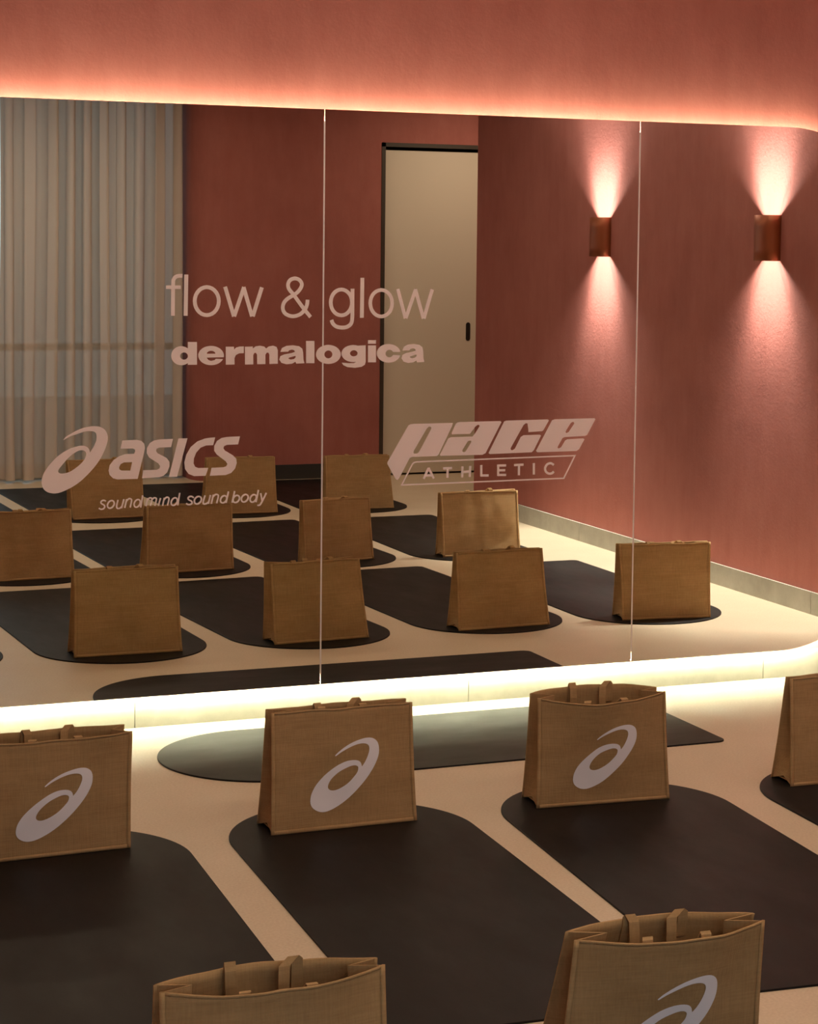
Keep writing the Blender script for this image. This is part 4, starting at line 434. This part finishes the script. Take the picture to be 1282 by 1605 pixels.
# door: dark reveal, cream sliding leaf, recessed pull
fr = boxes('door_1', [(DX0, DX0+0.028, YB-0.16, YB+0.004, 0.0, DZ), (DX1-0.028, DX1, YB-0.16, YB+0.004, 0.0, DZ),
                      (DX0, DX1, YB-0.16, YB+0.004, DZ-0.028, DZ)], M_BRONZE); structure(fr)
leaf = boxes('door_leaf', [(DX0+0.030, DX1-0.030, YB-0.075, YB-0.035, 0.014, DZ-0.050)], M_DOOR, fr)
V, F = [], []
hz0, hz1, hx, hr = 0.935, 1.065, 4.055, 0.0165
cap = [(hx+hr*math.cos(a), hz1-hr+hr*math.sin(a)) for a in [math.pi*i/10 for i in range(11)]] + \
      [(hx-hr*math.cos(a), hz0+hr-hr*math.sin(a)) for a in [math.pi*i/10 for i in range(11)]]
prism([cap], YB-0.036, YB-0.0325, lambda p, d: Vector((p[0], d, p[1])), V, F)
link('recessed_pull', V, F, M_DARK, leaf)
boxes('leaf_backing', [(DX0-0.03, DX1+0.03, YB-0.24, YB-0.205, 0.0, DZ+0.05)], M_DARK, fr)

# window behind the curtain: metal frame, transom, panes
WX = [-2.86, -1.66, -0.46, 0.74, 1.99]
wf = [(-2.86, nx0, -7.55, -7.49, 0.04, 0.09), (-2.86, nx0, -7.55, -7.49, 2.57, 2.62), (-2.86, nx0, -7.55, -7.49, 0.86, 0.905)]
for x in WX: wf.append((x-0.025, x+0.025, -7.55, -7.49, 0.09, 2.57))
win = boxes('window_1', wf, simple('grey_aluminium', (0.33, 0.34, 0.34), 0.4, 0.6)); structure(win)
for a, b in zip(WX[:-1], WX[1:]):
    boxes('pane', [(a+0.026, b-0.026, -7.523, -7.517, 0.906, 2.569)], M_PANE, win)
    boxes('pane', [(a+0.026, b-0.026, -7.523, -7.517, 0.091, 0.859)], M_PANE, win)
structure(boxes('ground', [(-9, 9, -16, -7.63, -0.2, -0.1)], M_OUT))

# ================================================================== MIRROR PANELS
ZT, ZB, MR = 2.069, 0.109, 0.50
SEAMS = (-1.693, -0.503, 0.687, 1.877, 3.00)
GAP = 0.0040
def panel_outline(x0, x1, rl, rr, inset=0.0):
    z0, z1 = ZB+inset, ZT-inset
    P = []
    def corner(cx, cz, r, a0):
        for i in range(25):
            a = math.radians(a0+90*i/24); P.append((cx+r*math.cos(a), cz+r*math.sin(a)))
    def sq(px, pz): P.append((px, pz))
    r = MR-inset
    xl = x0+(inset if rl else 0); xr = x1-(inset if rr else 0)
    sq(xl, z0) if not rl else corner(xl+r, z0+r, r, 180)
    sq(xr, z0) if not rr else corner(xr-r, z0+r, r, 270)
    sq(xr, z1) if not rr else corner(xr-r, z1-r, r, 0)
    sq(xl, z1) if not rl else corner(xl+r, z1-r, r, 90)
    return P
xz = lambda p, d: Vector((p[0], d, p[1]))
names = ['backlit mirror panel with rounded left corners, outside the photo to the left',
         'frameless backlit mirror panel left of the first seam, reflecting the curtain',
         'frameless backlit mirror panel between the two vertical seams, reflecting the cream door',
         'backlit mirror panel right of the second seam, with large rounded right corners']
for k in range(4):
    x0, x1 = SEAMS[k]+GAP/2, SEAMS[k+1]-GAP/2
    rl, rr = k == 0, k == 3
    root = thing('wall_mirror', ((x0+x1)/2, 0, ZB), names[k], 'mirror', 'backlit mirror panels')
    off = Vector((-(x0+x1)/2, 0, -ZB))
    tox = lambda p, d, off=off: Vector((p[0], d, p[1]))+off
    P = panel_outline(x0, x1, rl, rr)
    V, F = [], []
    prism([P], 0.0, 0.006, tox, V, F)
    nt_ = len(P)-2
    idx = []
    for fi in range(len(F)):
        f = F[fi]
        idx.append(0 if all(abs(V[i].y) < 1e-6 for i in f) else (2 if all(abs(V[i].y-0.006) < 1e-6 for i in f) else 1))
    link('mirror_glass', V, F, M_MIRROR, root, mats=[M_MIRROR, M_EDGE, M_BACK], midx=idx)
    V, F = [], []
    prism([panel_outline(x0+0.03, x1-0.03, rl, rr, 0.062)], 0.006, 0.0395, tox, V, F)
    link('backing_frame', V, F, M_BACK, root)
    if k < 3:   # slim joint strip closing the seam to the next panel
        boxes('joint_strip', [(SEAMS[k+1]-0.0026-(x0+x1)/2, SEAMS[k+1]+0.0026-(x0+x1)/2, -0.0007, -0.0001, 0.036, ZT-ZB-0.040)], M_TRIM, root)
    # led tape round the back edge, shining outwards onto the wall
    xa, xb = x0+(0.0 if rl else 0.004), x1-(0.0 if rr else 0.004)
    QB, QT = panel_outline(xa, xb, rl, rr, INSET_B), panel_outline(xa, xb, rl, rr, INSET_T)
    runs_b, runs_t = [], []
    zc = (ZT+ZB)/2
    low = [p for p in QB if p[1] < zc]; top = [p for p in QT if p[1] >= zc]
    if rr: low = low+[(low[-1][0], zc)]; top = [(top[0][0], zc)]+top
    if rl: low = [(low[0][0], zc)]+low; top = top+[(top[-1][0], zc)]
    for nm, R, mm in (('led_strip', low, M_LEDB), ('led_strip', top, M_LED)):
        V, F = [], []
        for p in R: V += [Vector((p[0], 0.012, p[1]))+off, Vector((p[0], 0.024, p[1]))+off]
        for i in range(len(R)-1): F.append((2*i, 2*i+2, 2*i+3, 2*i+1))
        o = link(nm, V, F, mm, root)

# ================================================================== LETTERING ON THE MIRROR
def art_mesh(key, V, F, d0=-0.0012, d1=-0.0001, conv=xz):
    for q, e in enumerate(ART[key]):
        d0 = -0.0011-0.00003*q
        if e[0] == 's': stroke(e[1], e[2], e[3], d1, d0, conv, V, F)
        else:
            prism(e[1], d0, d1, conv, V, F)
def decal(name, key, label, parent=None):
    V, F = [], []
    art_mesh(key, V, F)
    o = link(name, V, F, M_VINYL, parent)
    if label: tag(o, label, 'lettering', 'vinyl lettering on the mirror')
    return o
decal('vinyl_lettering', 'flow', 'pale pink thin-stroked vinyl words with an ampersand, topmost lettering on the mirror')
decal('vinyl_lettering', 'derma', 'pale pink heavy bold vinyl word just under the thin words on the mirror')
lg = thing('vinyl_logo', (0, 0, 0), 'pale pink vinyl logo at lower left of the mirror, looped emblem and italic word', 'logo', 'vinyl lettering on the mirror')
decal('looped_emblem', 'emblem', None, lg); decal('brand_word', 'word', None, lg)
decal('vinyl_lettering', 'tag', 'small thin italic vinyl tagline under the looped-emblem logo on the mirror')
pg = thing('vinyl_logo', (0, 0, 0), 'pale pink vinyl logo right of centre, blocky slanted word over an outlined slanted box', 'logo', 'vinyl lettering on the mirror')
decal('slanted_word', 'pace', None, pg); decal('slanted_outline', 'frame', None, pg); 
sw = bpy.data.objects.new('spaced_word', None); sw.empty_display_size = 0.05; COL.objects.link(sw); sw.parent = pg
for a, z in ((0, 3), (3, 5), (5, 8), (8, 10), (10, 14), (14, 16), (16, 17), (17, 18)):
    ART['_one'] = ART['athl'][a:z]
    decal('letter', '_one', None, sw)

# ================================================================== YOGA MATS
def mat_outline(r, L):
    P = []
    for i in range(49):
        a = math.pi*i/48; P.append((r*math.cos(a), r*math.sin(a)))
    c = 0.035
    for cx, a0 in ((-r+c, 180), (r-c, 270)):
        for i in range(7):
            a = math.radians(a0+90*i/6); P.append((cx+c*math.cos(a), -L+c+c*math.sin(a)))
    return P
def rounded_slab(P, h, bev):
    """outline extruded to height h with a softened upper rim"""
    n = len(P); V, F = [], []
    c = Vector((sum(p[0] for p in P)/n, sum(p[1] for p in P)/n))
    rings = [(0.0, 0.0), (0.0, h-bev), (bev*0.3, h-bev*0.3), (bev, h)]
    for ins, z in rings:
        for i in range(n):
            a, b = Vector(P[i-1]), Vector(P[(i+1) % n]); t = (b-a).normalized(); nn = Vector((-t.y, t.x))
            q = Vector(P[i])+nn*ins; V.append(Vector((q.x, q.y, z)))
    for k in range(len(rings)-1):
        for i in range(n):
            j = (i+1) % n; F.append((k*n+i, k*n+j, (k+1)*n+j, (k+1)*n+i))
    F.append(tuple(3*n+i for i in range(n))); F.append(tuple(reversed(range(n))))
    return V, F
MT = 0.0052
def yoga_mat(x, y, rz, label, r=0.344, L=1.44, group='black yoga mats in rows'):
    V, F = rounded_slab(mat_outline(r, L), MT, 0.0015)
    o = link('yoga_mat', V, F, M_MAT)
    o.location = (x, y, 0.0); o.rotation_euler = (0, 0, rz)
    return tag(o, label, 'mat', group)
for m in MATS: yoga_mat(*m)
yoga_mat(0.352, -0.470, math.pi/2, 'black yoga mat lying crosswise along the foot of the mirror', 0.340, 1.475, None)

# ================================================================== JUTE BAGS
def jute_bag(x, y, rz, wb, wt, H, db, dt, lx, ly, seed, label, openw=0.012, sag=0.0, logo=True):
    rnd = random.Random(seed)
    root = thing('jute_bag', (x, y, MT), label, 'bag', 'jute tote bags on the mats', rz)
    so = Vector((rnd.uniform(0, 50), rnd.uniform(0, 50), rnd.uniform(0, 50)))
    def wr(s, t, sg):
        a = noise.noise(so+Vector((s*1.6+sg*7, t*1.4, 0)))*0.010 + noise.noise(so+Vector((s*3.6, t*3.2, 5+sg)))*0.0045
        e = (1-s**4)*min(1.0, t*4.0)
        return a*e
    tw = rnd.uniform(-0.004, 0.004)
    def panel(s, t, sg):
        w = (wb+(wt-wb)*t)/2
        d = (db+(dt-db)*t**0.9)/2
        px = s*w*(1-0.010*math.sin(math.pi*t)) + lx*t
        bul = openw*(1-s*s)*t**1.6 + 0.010*math.sin(math.pi*t)*(1-s*s)*0.6
        py = sg*(d+bul) + ly*t + wr(s, t, sg) + tw*s*t
        pz = H*t - sag*(1-s*s)*t**6*(1.0 if sg < 0 else -0.35) + noise.noise(so+Vector((s*2.2, 9+sg, 0)))*0.0035*t**5
        if t == 0: pz += 0.001
        return Vector((px, py, pz))
    NU, NV = 29, 21
    def pan(sg, name):
        V, F = [], []
        g = [[panel(-1+2*i/(NU-1), j/(NV-1), sg) for j in range(NV)] for i in range(NU)]
        if sg > 0: g = g[::-1]
        sheet(g, 0.003, V, F)
        o = link(name, V, F, M_JUTE, root, smooth=True)
        # stitched binding along both sides, the foot and the hem
        V, F = [], []
        for s0, s1 in ((-1.012, -0.965), (0.965, 1.012)):
            g = [[panel(s0+(s1-s0)*i/2, j/(NV-1), sg)+Vector((0, sg*0.0016, 0)) for j in range(NV)] for i in range(3)]
            if sg > 0: g = g[::-1]
            sheet(g, 0.0034, V, F)
        g = [[panel(-1+2*i/(NU-1), 0.002+0.032*j/2, sg)+Vector((0, sg*0.0016, 0)) for j in range(3)] for i in range(NU)]
        if sg > 0: g = g[::-1]
        sheet(g, 0.0034, V, F)
        g = [[panel(-1+2*i/(NU-1), 0.986+0.016*j/2, sg)+Vector((0, sg*0.0010, 0)) for j in range(3)] for i in range(NU)]
        if sg > 0: g = g[::-1]
        sheet(g, 0.0042, V, F)
        link('edge_binding', V, F, M_JSEAM, o, smooth=True)
        return o
    fp = pan(-1, 'front_panel'); pan(1, 'back_panel')
    for sx in (-1, 1):
        V, F = [], []
        g = []
        for i in range(13):
            r = i/12; row = []
            for j in range(NV):
                t = j/(NV-1)
                a, b = panel(sx*0.985, t, -1), panel(sx*0.985, t, 1)
                q = a.lerp(b, r)
                half = (a-b).length/2
                k = 1-abs(2*r-1)
                full = db/2
                fold = math.sqrt(max(0, full*full-half*half))
                q.x -= sx*(fold*k*(1.0 if t > 0.25 else (t/0.25)) + 0.004*k)
                q.z += 0.020*k*max(0, 1-t*9)*0.9
                row.append(q)
            g.append(row)
        if sx > 0: g = g[::-1]
        sheet(g, 0.0028, V, F)
        link('gusset', V, F, M_JUTE, root)
    V, F = [], []
    g = [[panel(-0.97+1.94*i/12, 0, -1).lerp(panel(-0.97+1.94*i/12, 0, 1), j/6)+Vector((0, 0, 0.010)) for j in range(7)] for i in range(13)]
    sheet(g, 0.003, V, F)
    link('base_panel', V, F, M_JUTE, root)
    # webbing handles: rise inside the hem, fold over and hang inside the bag
    for sg in (-1, 1):
        V, F = [], []
        hx = 0.30
        up = 0.006+rnd.uniform(-0.003, 0.006) if sg > 0 else 0.003+rnd.uniform(-0.003, 0.005)
        inn = -sg
        pts = []
        for side in (-1, 1):
            s = side*hx
            top = panel(s, 1.0, sg); low = panel(s, 0.86, sg)
            j = rnd.uniform(-0.006, 0.006)
            big = side > 0 and sg > 0; up2 = rnd.uniform(0.007, 0.012) if big else up*0.8; dr = 0.022 if big else 0.005
            seq = [low+Vector((0, inn*0.005, 0)), top+Vector((0, inn*0.005, -0.012)), top+Vector((0, inn*0.006, up2*0.7)),
                   top+Vector((-side*dr*0.3+j*0.3, inn*0.009, up2*1.4)), top+Vector((-side*dr+j, inn*0.015, up2*0.2-0.004)),
                   top+Vector((-side*dr*1.05+j, inn*0.018, -0.030)), top+Vector((-side*dr*1.1+j, inn*0.018, -0.085))]
            pts.append(seq)
        mid = panel(0, 0.55, sg)+Vector((0, inn*0.022, 0))
        path = pts[0]+[pts[0][-1].lerp(mid, 0.55)+Vector((0, 0, -0.012)), mid, pts[1][-1].lerp(mid, 0.55)+Vector((0, 0, -0.012))]+pts[1][::-1]
        n = len(path)
        g0 = []
        for i, q in enumerate(path):
            f = min(i, n-1-i)
            wv = Vector((0.0105, 0, 0)) if f < 6 else (Vector((0.009, 0, 0.009)) if f == 6 else Vector((0.002, 0, 0.013)))
            if f == 6 and i < n/2: wv = Vector((0.009, 0, -0.009))*-1
            if f == 6 and i > n/2: wv = Vector((0.009, 0, -0.009))
            if f > 6: wv = Vector((0.0, 0, 0.013))
            if i > n/2 and f <= 5: wv = wv
            g0.append((q, wv))
        # keep the strip from flipping: the left half widens to +x, the right half to -x
        g = []
        for i, (q, wv) in enumerate(g0):
            f = min(i, n-1-i)
            if i < n/2: w = wv if f < 6 else (Vector((0.009, 0, 0.009)) if f == 6 else Vector((0, 0, 0.013)))
            else: w = Vector((-0.0105, 0, 0)) if f < 6 else (Vector((-0.009, 0, 0.009)) if f == 6 else Vector((0, 0, 0.013)))
            g.append([q-w, q+w])
        sheet(g, 0.0030, V, F)
        link('handle', V, F, M_JSEAM, root)
    if logo:
        V, F = [], []
        kx, kz = 1.0, 1.0
        def conv(p, d):
            fu, fv = p[0]*(NU-1), p[1]*(NV-1)
            i, j = int(fu), int(fv); a, c = fu-i, fv-j
            pp = lambda i, j: panel(-1+2*i/(NU-1), j/(NV-1), -1)
            q = pp(i, j).lerp(pp(i+1, j), a).lerp(pp(i, j+1).lerp(pp(i+1, j+1), a), c)
            return q+Vector((0, d, 0))
        loops = [e for e in ART['bag'][0][1]]
        # fill with small triangles so the print follows the cloth
        flat = [Vector((p[0], p[1])) for l in loops for p in l]
        edges = []; b = 0
        for l in loops:
            m = len(l); edges += [(b+i, b+(i+1) % m) for i in range(m)]; b += m
        extra = []
        for iu in range(30):
            for iv in range(30):
                q = Vector((0.25+0.52*iu/29, 0.14+0.61*iv/29)); extra.append(q)
        from mathutils.geometry import delaunay_2d_cdt
        vs2, es2, fs2, _, _, _ = delaunay_2d_cdt(flat+extra, edges, [], 0, 1e-6)
        def inside(pt):
            c = False
            for l in loops:
                m = len(l)
                for i in range(m):
                    (xa, ya), (xb, yb) = l[i], l[(i+1) % m]
                    if (ya > pt[1]) != (yb > pt[1]) and pt[0] < (xb-xa)*(pt[1]-ya)/(yb-ya)+xa: c = not c
            return c
        V = [conv(p, -0.0030) for p in vs2]
        for f in fs2:
            cx = sum(vs2[i][0] for i in f)/len(f); cz = sum(vs2[i][1] for i in f)/len(f)
            if inside((cx, cz)): F.append(tuple(f))
        used = sorted({i for f in F for i in f}); mp = {i: k for k, i in enumerate(used)}
        V = [V[i] for i in used]; F = [tuple(mp[i] for i in f) for f in F]
        lo = link('printed_emblem', V, F, M_PRINT, fp, smooth=True)
        lo['label'] = 'white looped print'
    return root
for i, b in enumerate(BAGS):
    jute_bag(*b[0], 11+i*7, b[1], *b[2])

# ================================================================== WALL SCONCES
def sconce(y, z, label):
    root = thing('wall_sconce', (XW, y, z), label, 'wall lamp', 'copper up-down wall sconces')
    h, w, p = 0.208, 0.165, 0.070
    boxes('wall_plate', [(-0.006, 0.0, -0.055, 0.055, -0.075, 0.075)], M_COPPER, root)
    g = []
    for i in range(33):
        a = math.pi*i/32
        cy = -w/2*math.cos(a); cx = -p*(math.sin(a)**0.55)
        g.append([Vector((cx-0.0005, cy, -h/2+h*j/4)) for j in range(5)])
    V, F = [], []
    sheet(g, 0.0022, V, F)
    link('shade', V, F, M_COPPER, root, smooth=True)
    V, F = [], []
    n = 20
    for zz in (-0.014, 0.014):
        for i in range(n): V.append(Vector((-0.030+0.018*math.cos(2*math.pi*i/n), 0.018*math.sin(2*math.pi*i/n), zz)))
    for i in range(n): F.append((i, (i+1) % n, n+(i+1) % n, n+i))
    F.append(tuple(range(n, 2*n))); F.append(tuple(reversed(range(n))))
    link('lamp', V, F, M_BULB, root)
    boxes('bracket', [(-p+0.004, -0.006, -0.009, 0.009, -0.008, 0.008)], M_COPPER, root)
    for sgn in (1, -1):
        for (ang, bl, e, nm, lx, lz, ls) in ((SP1[0], 1.0, SP1[1], 'beam', -0.021, 0.018, 0.008), (SP2[0], 1.0, SP2[1], 'wash', -0.030, 0.050, 0.010), (SP3[0], 0.9, SP3[1], 'spill', -0.009, 0.086, 0.002)):
            d = bpy.data.lights.new(nm, 'SPOT'); d.spot_size = math.radians(ang); d.spot_blend = bl
            d.energy = e; d.color = SCOL; d.shadow_soft_size = ls
            o = bpy.data.objects.new(nm, d); COL.objects.link(o); o.parent = root
            o.location = (lx, 0, lz*sgn)
            o.rotation_euler = (0, math.radians(180) if sgn > 0 else 0, 0)
sconce(-1.60, 1.665, 'copper up-down wall sconce on the terracotta wall, right one in the mirror reflection')
sconce(-3.345, 1.665, 'copper up-down wall sconce on the terracotta wall, left one in the mirror reflection')

# ================================================================== CURTAIN
def curtain():
    root = thing('curtain', (1.5, -7.20, 0), 'floor-length greige sheer curtain in soft folds, seen at the left of the mirror', 'curtain')
    x0, x1 = 0.848-1.5, 2.075-1.5
    V, F = [], []
    NX, NZ = 480, 26
    g = []
    for i in range(NX):
        u = i/(NX-1); row = []
        for j in range(NZ):
            v = j/(NZ-1); z = 0.018+(2.70-0.018)*v
            xx = x0+(x1-x0)*u
            ph = xx*52 + 1.6*noise.noise(Vector((xx*3.1, v*0.6, 1))) + 0.8*math.sin(xx*9)
            amp = 0.050*(0.75+0.5*noise.noise(Vector((xx*5, v*0.8, 7))))*(1.0+0.45*(1-v)**2)
            yy = amp*math.sin(ph)+0.010*math.sin(2.3*ph+1+v)
            xs = xx - 0.017*math.sin(2*ph)*(1-v*0.25) + 0.03*(1-v)**2*noise.noise(Vector((xx*2.4, v*1.3, 3)))
            row.append(Vector((xs, yy, z)))
        g.append(row)
    b = 0
    for row in g: V += row
    for i in range(NX-1):
        for j in range(NZ-1): F.append((i*NZ+j, (i+1)*NZ+j, (i+1)*NZ+j+1, i*NZ+j+1))
    link('voile', V, F, M_CURT, root, smooth=True)
    boxes('curtain_track', [(x0-0.05, x1+0.05, -0.012, 0.012, 2.705, 2.735)], M_DARK, root)
curtain()
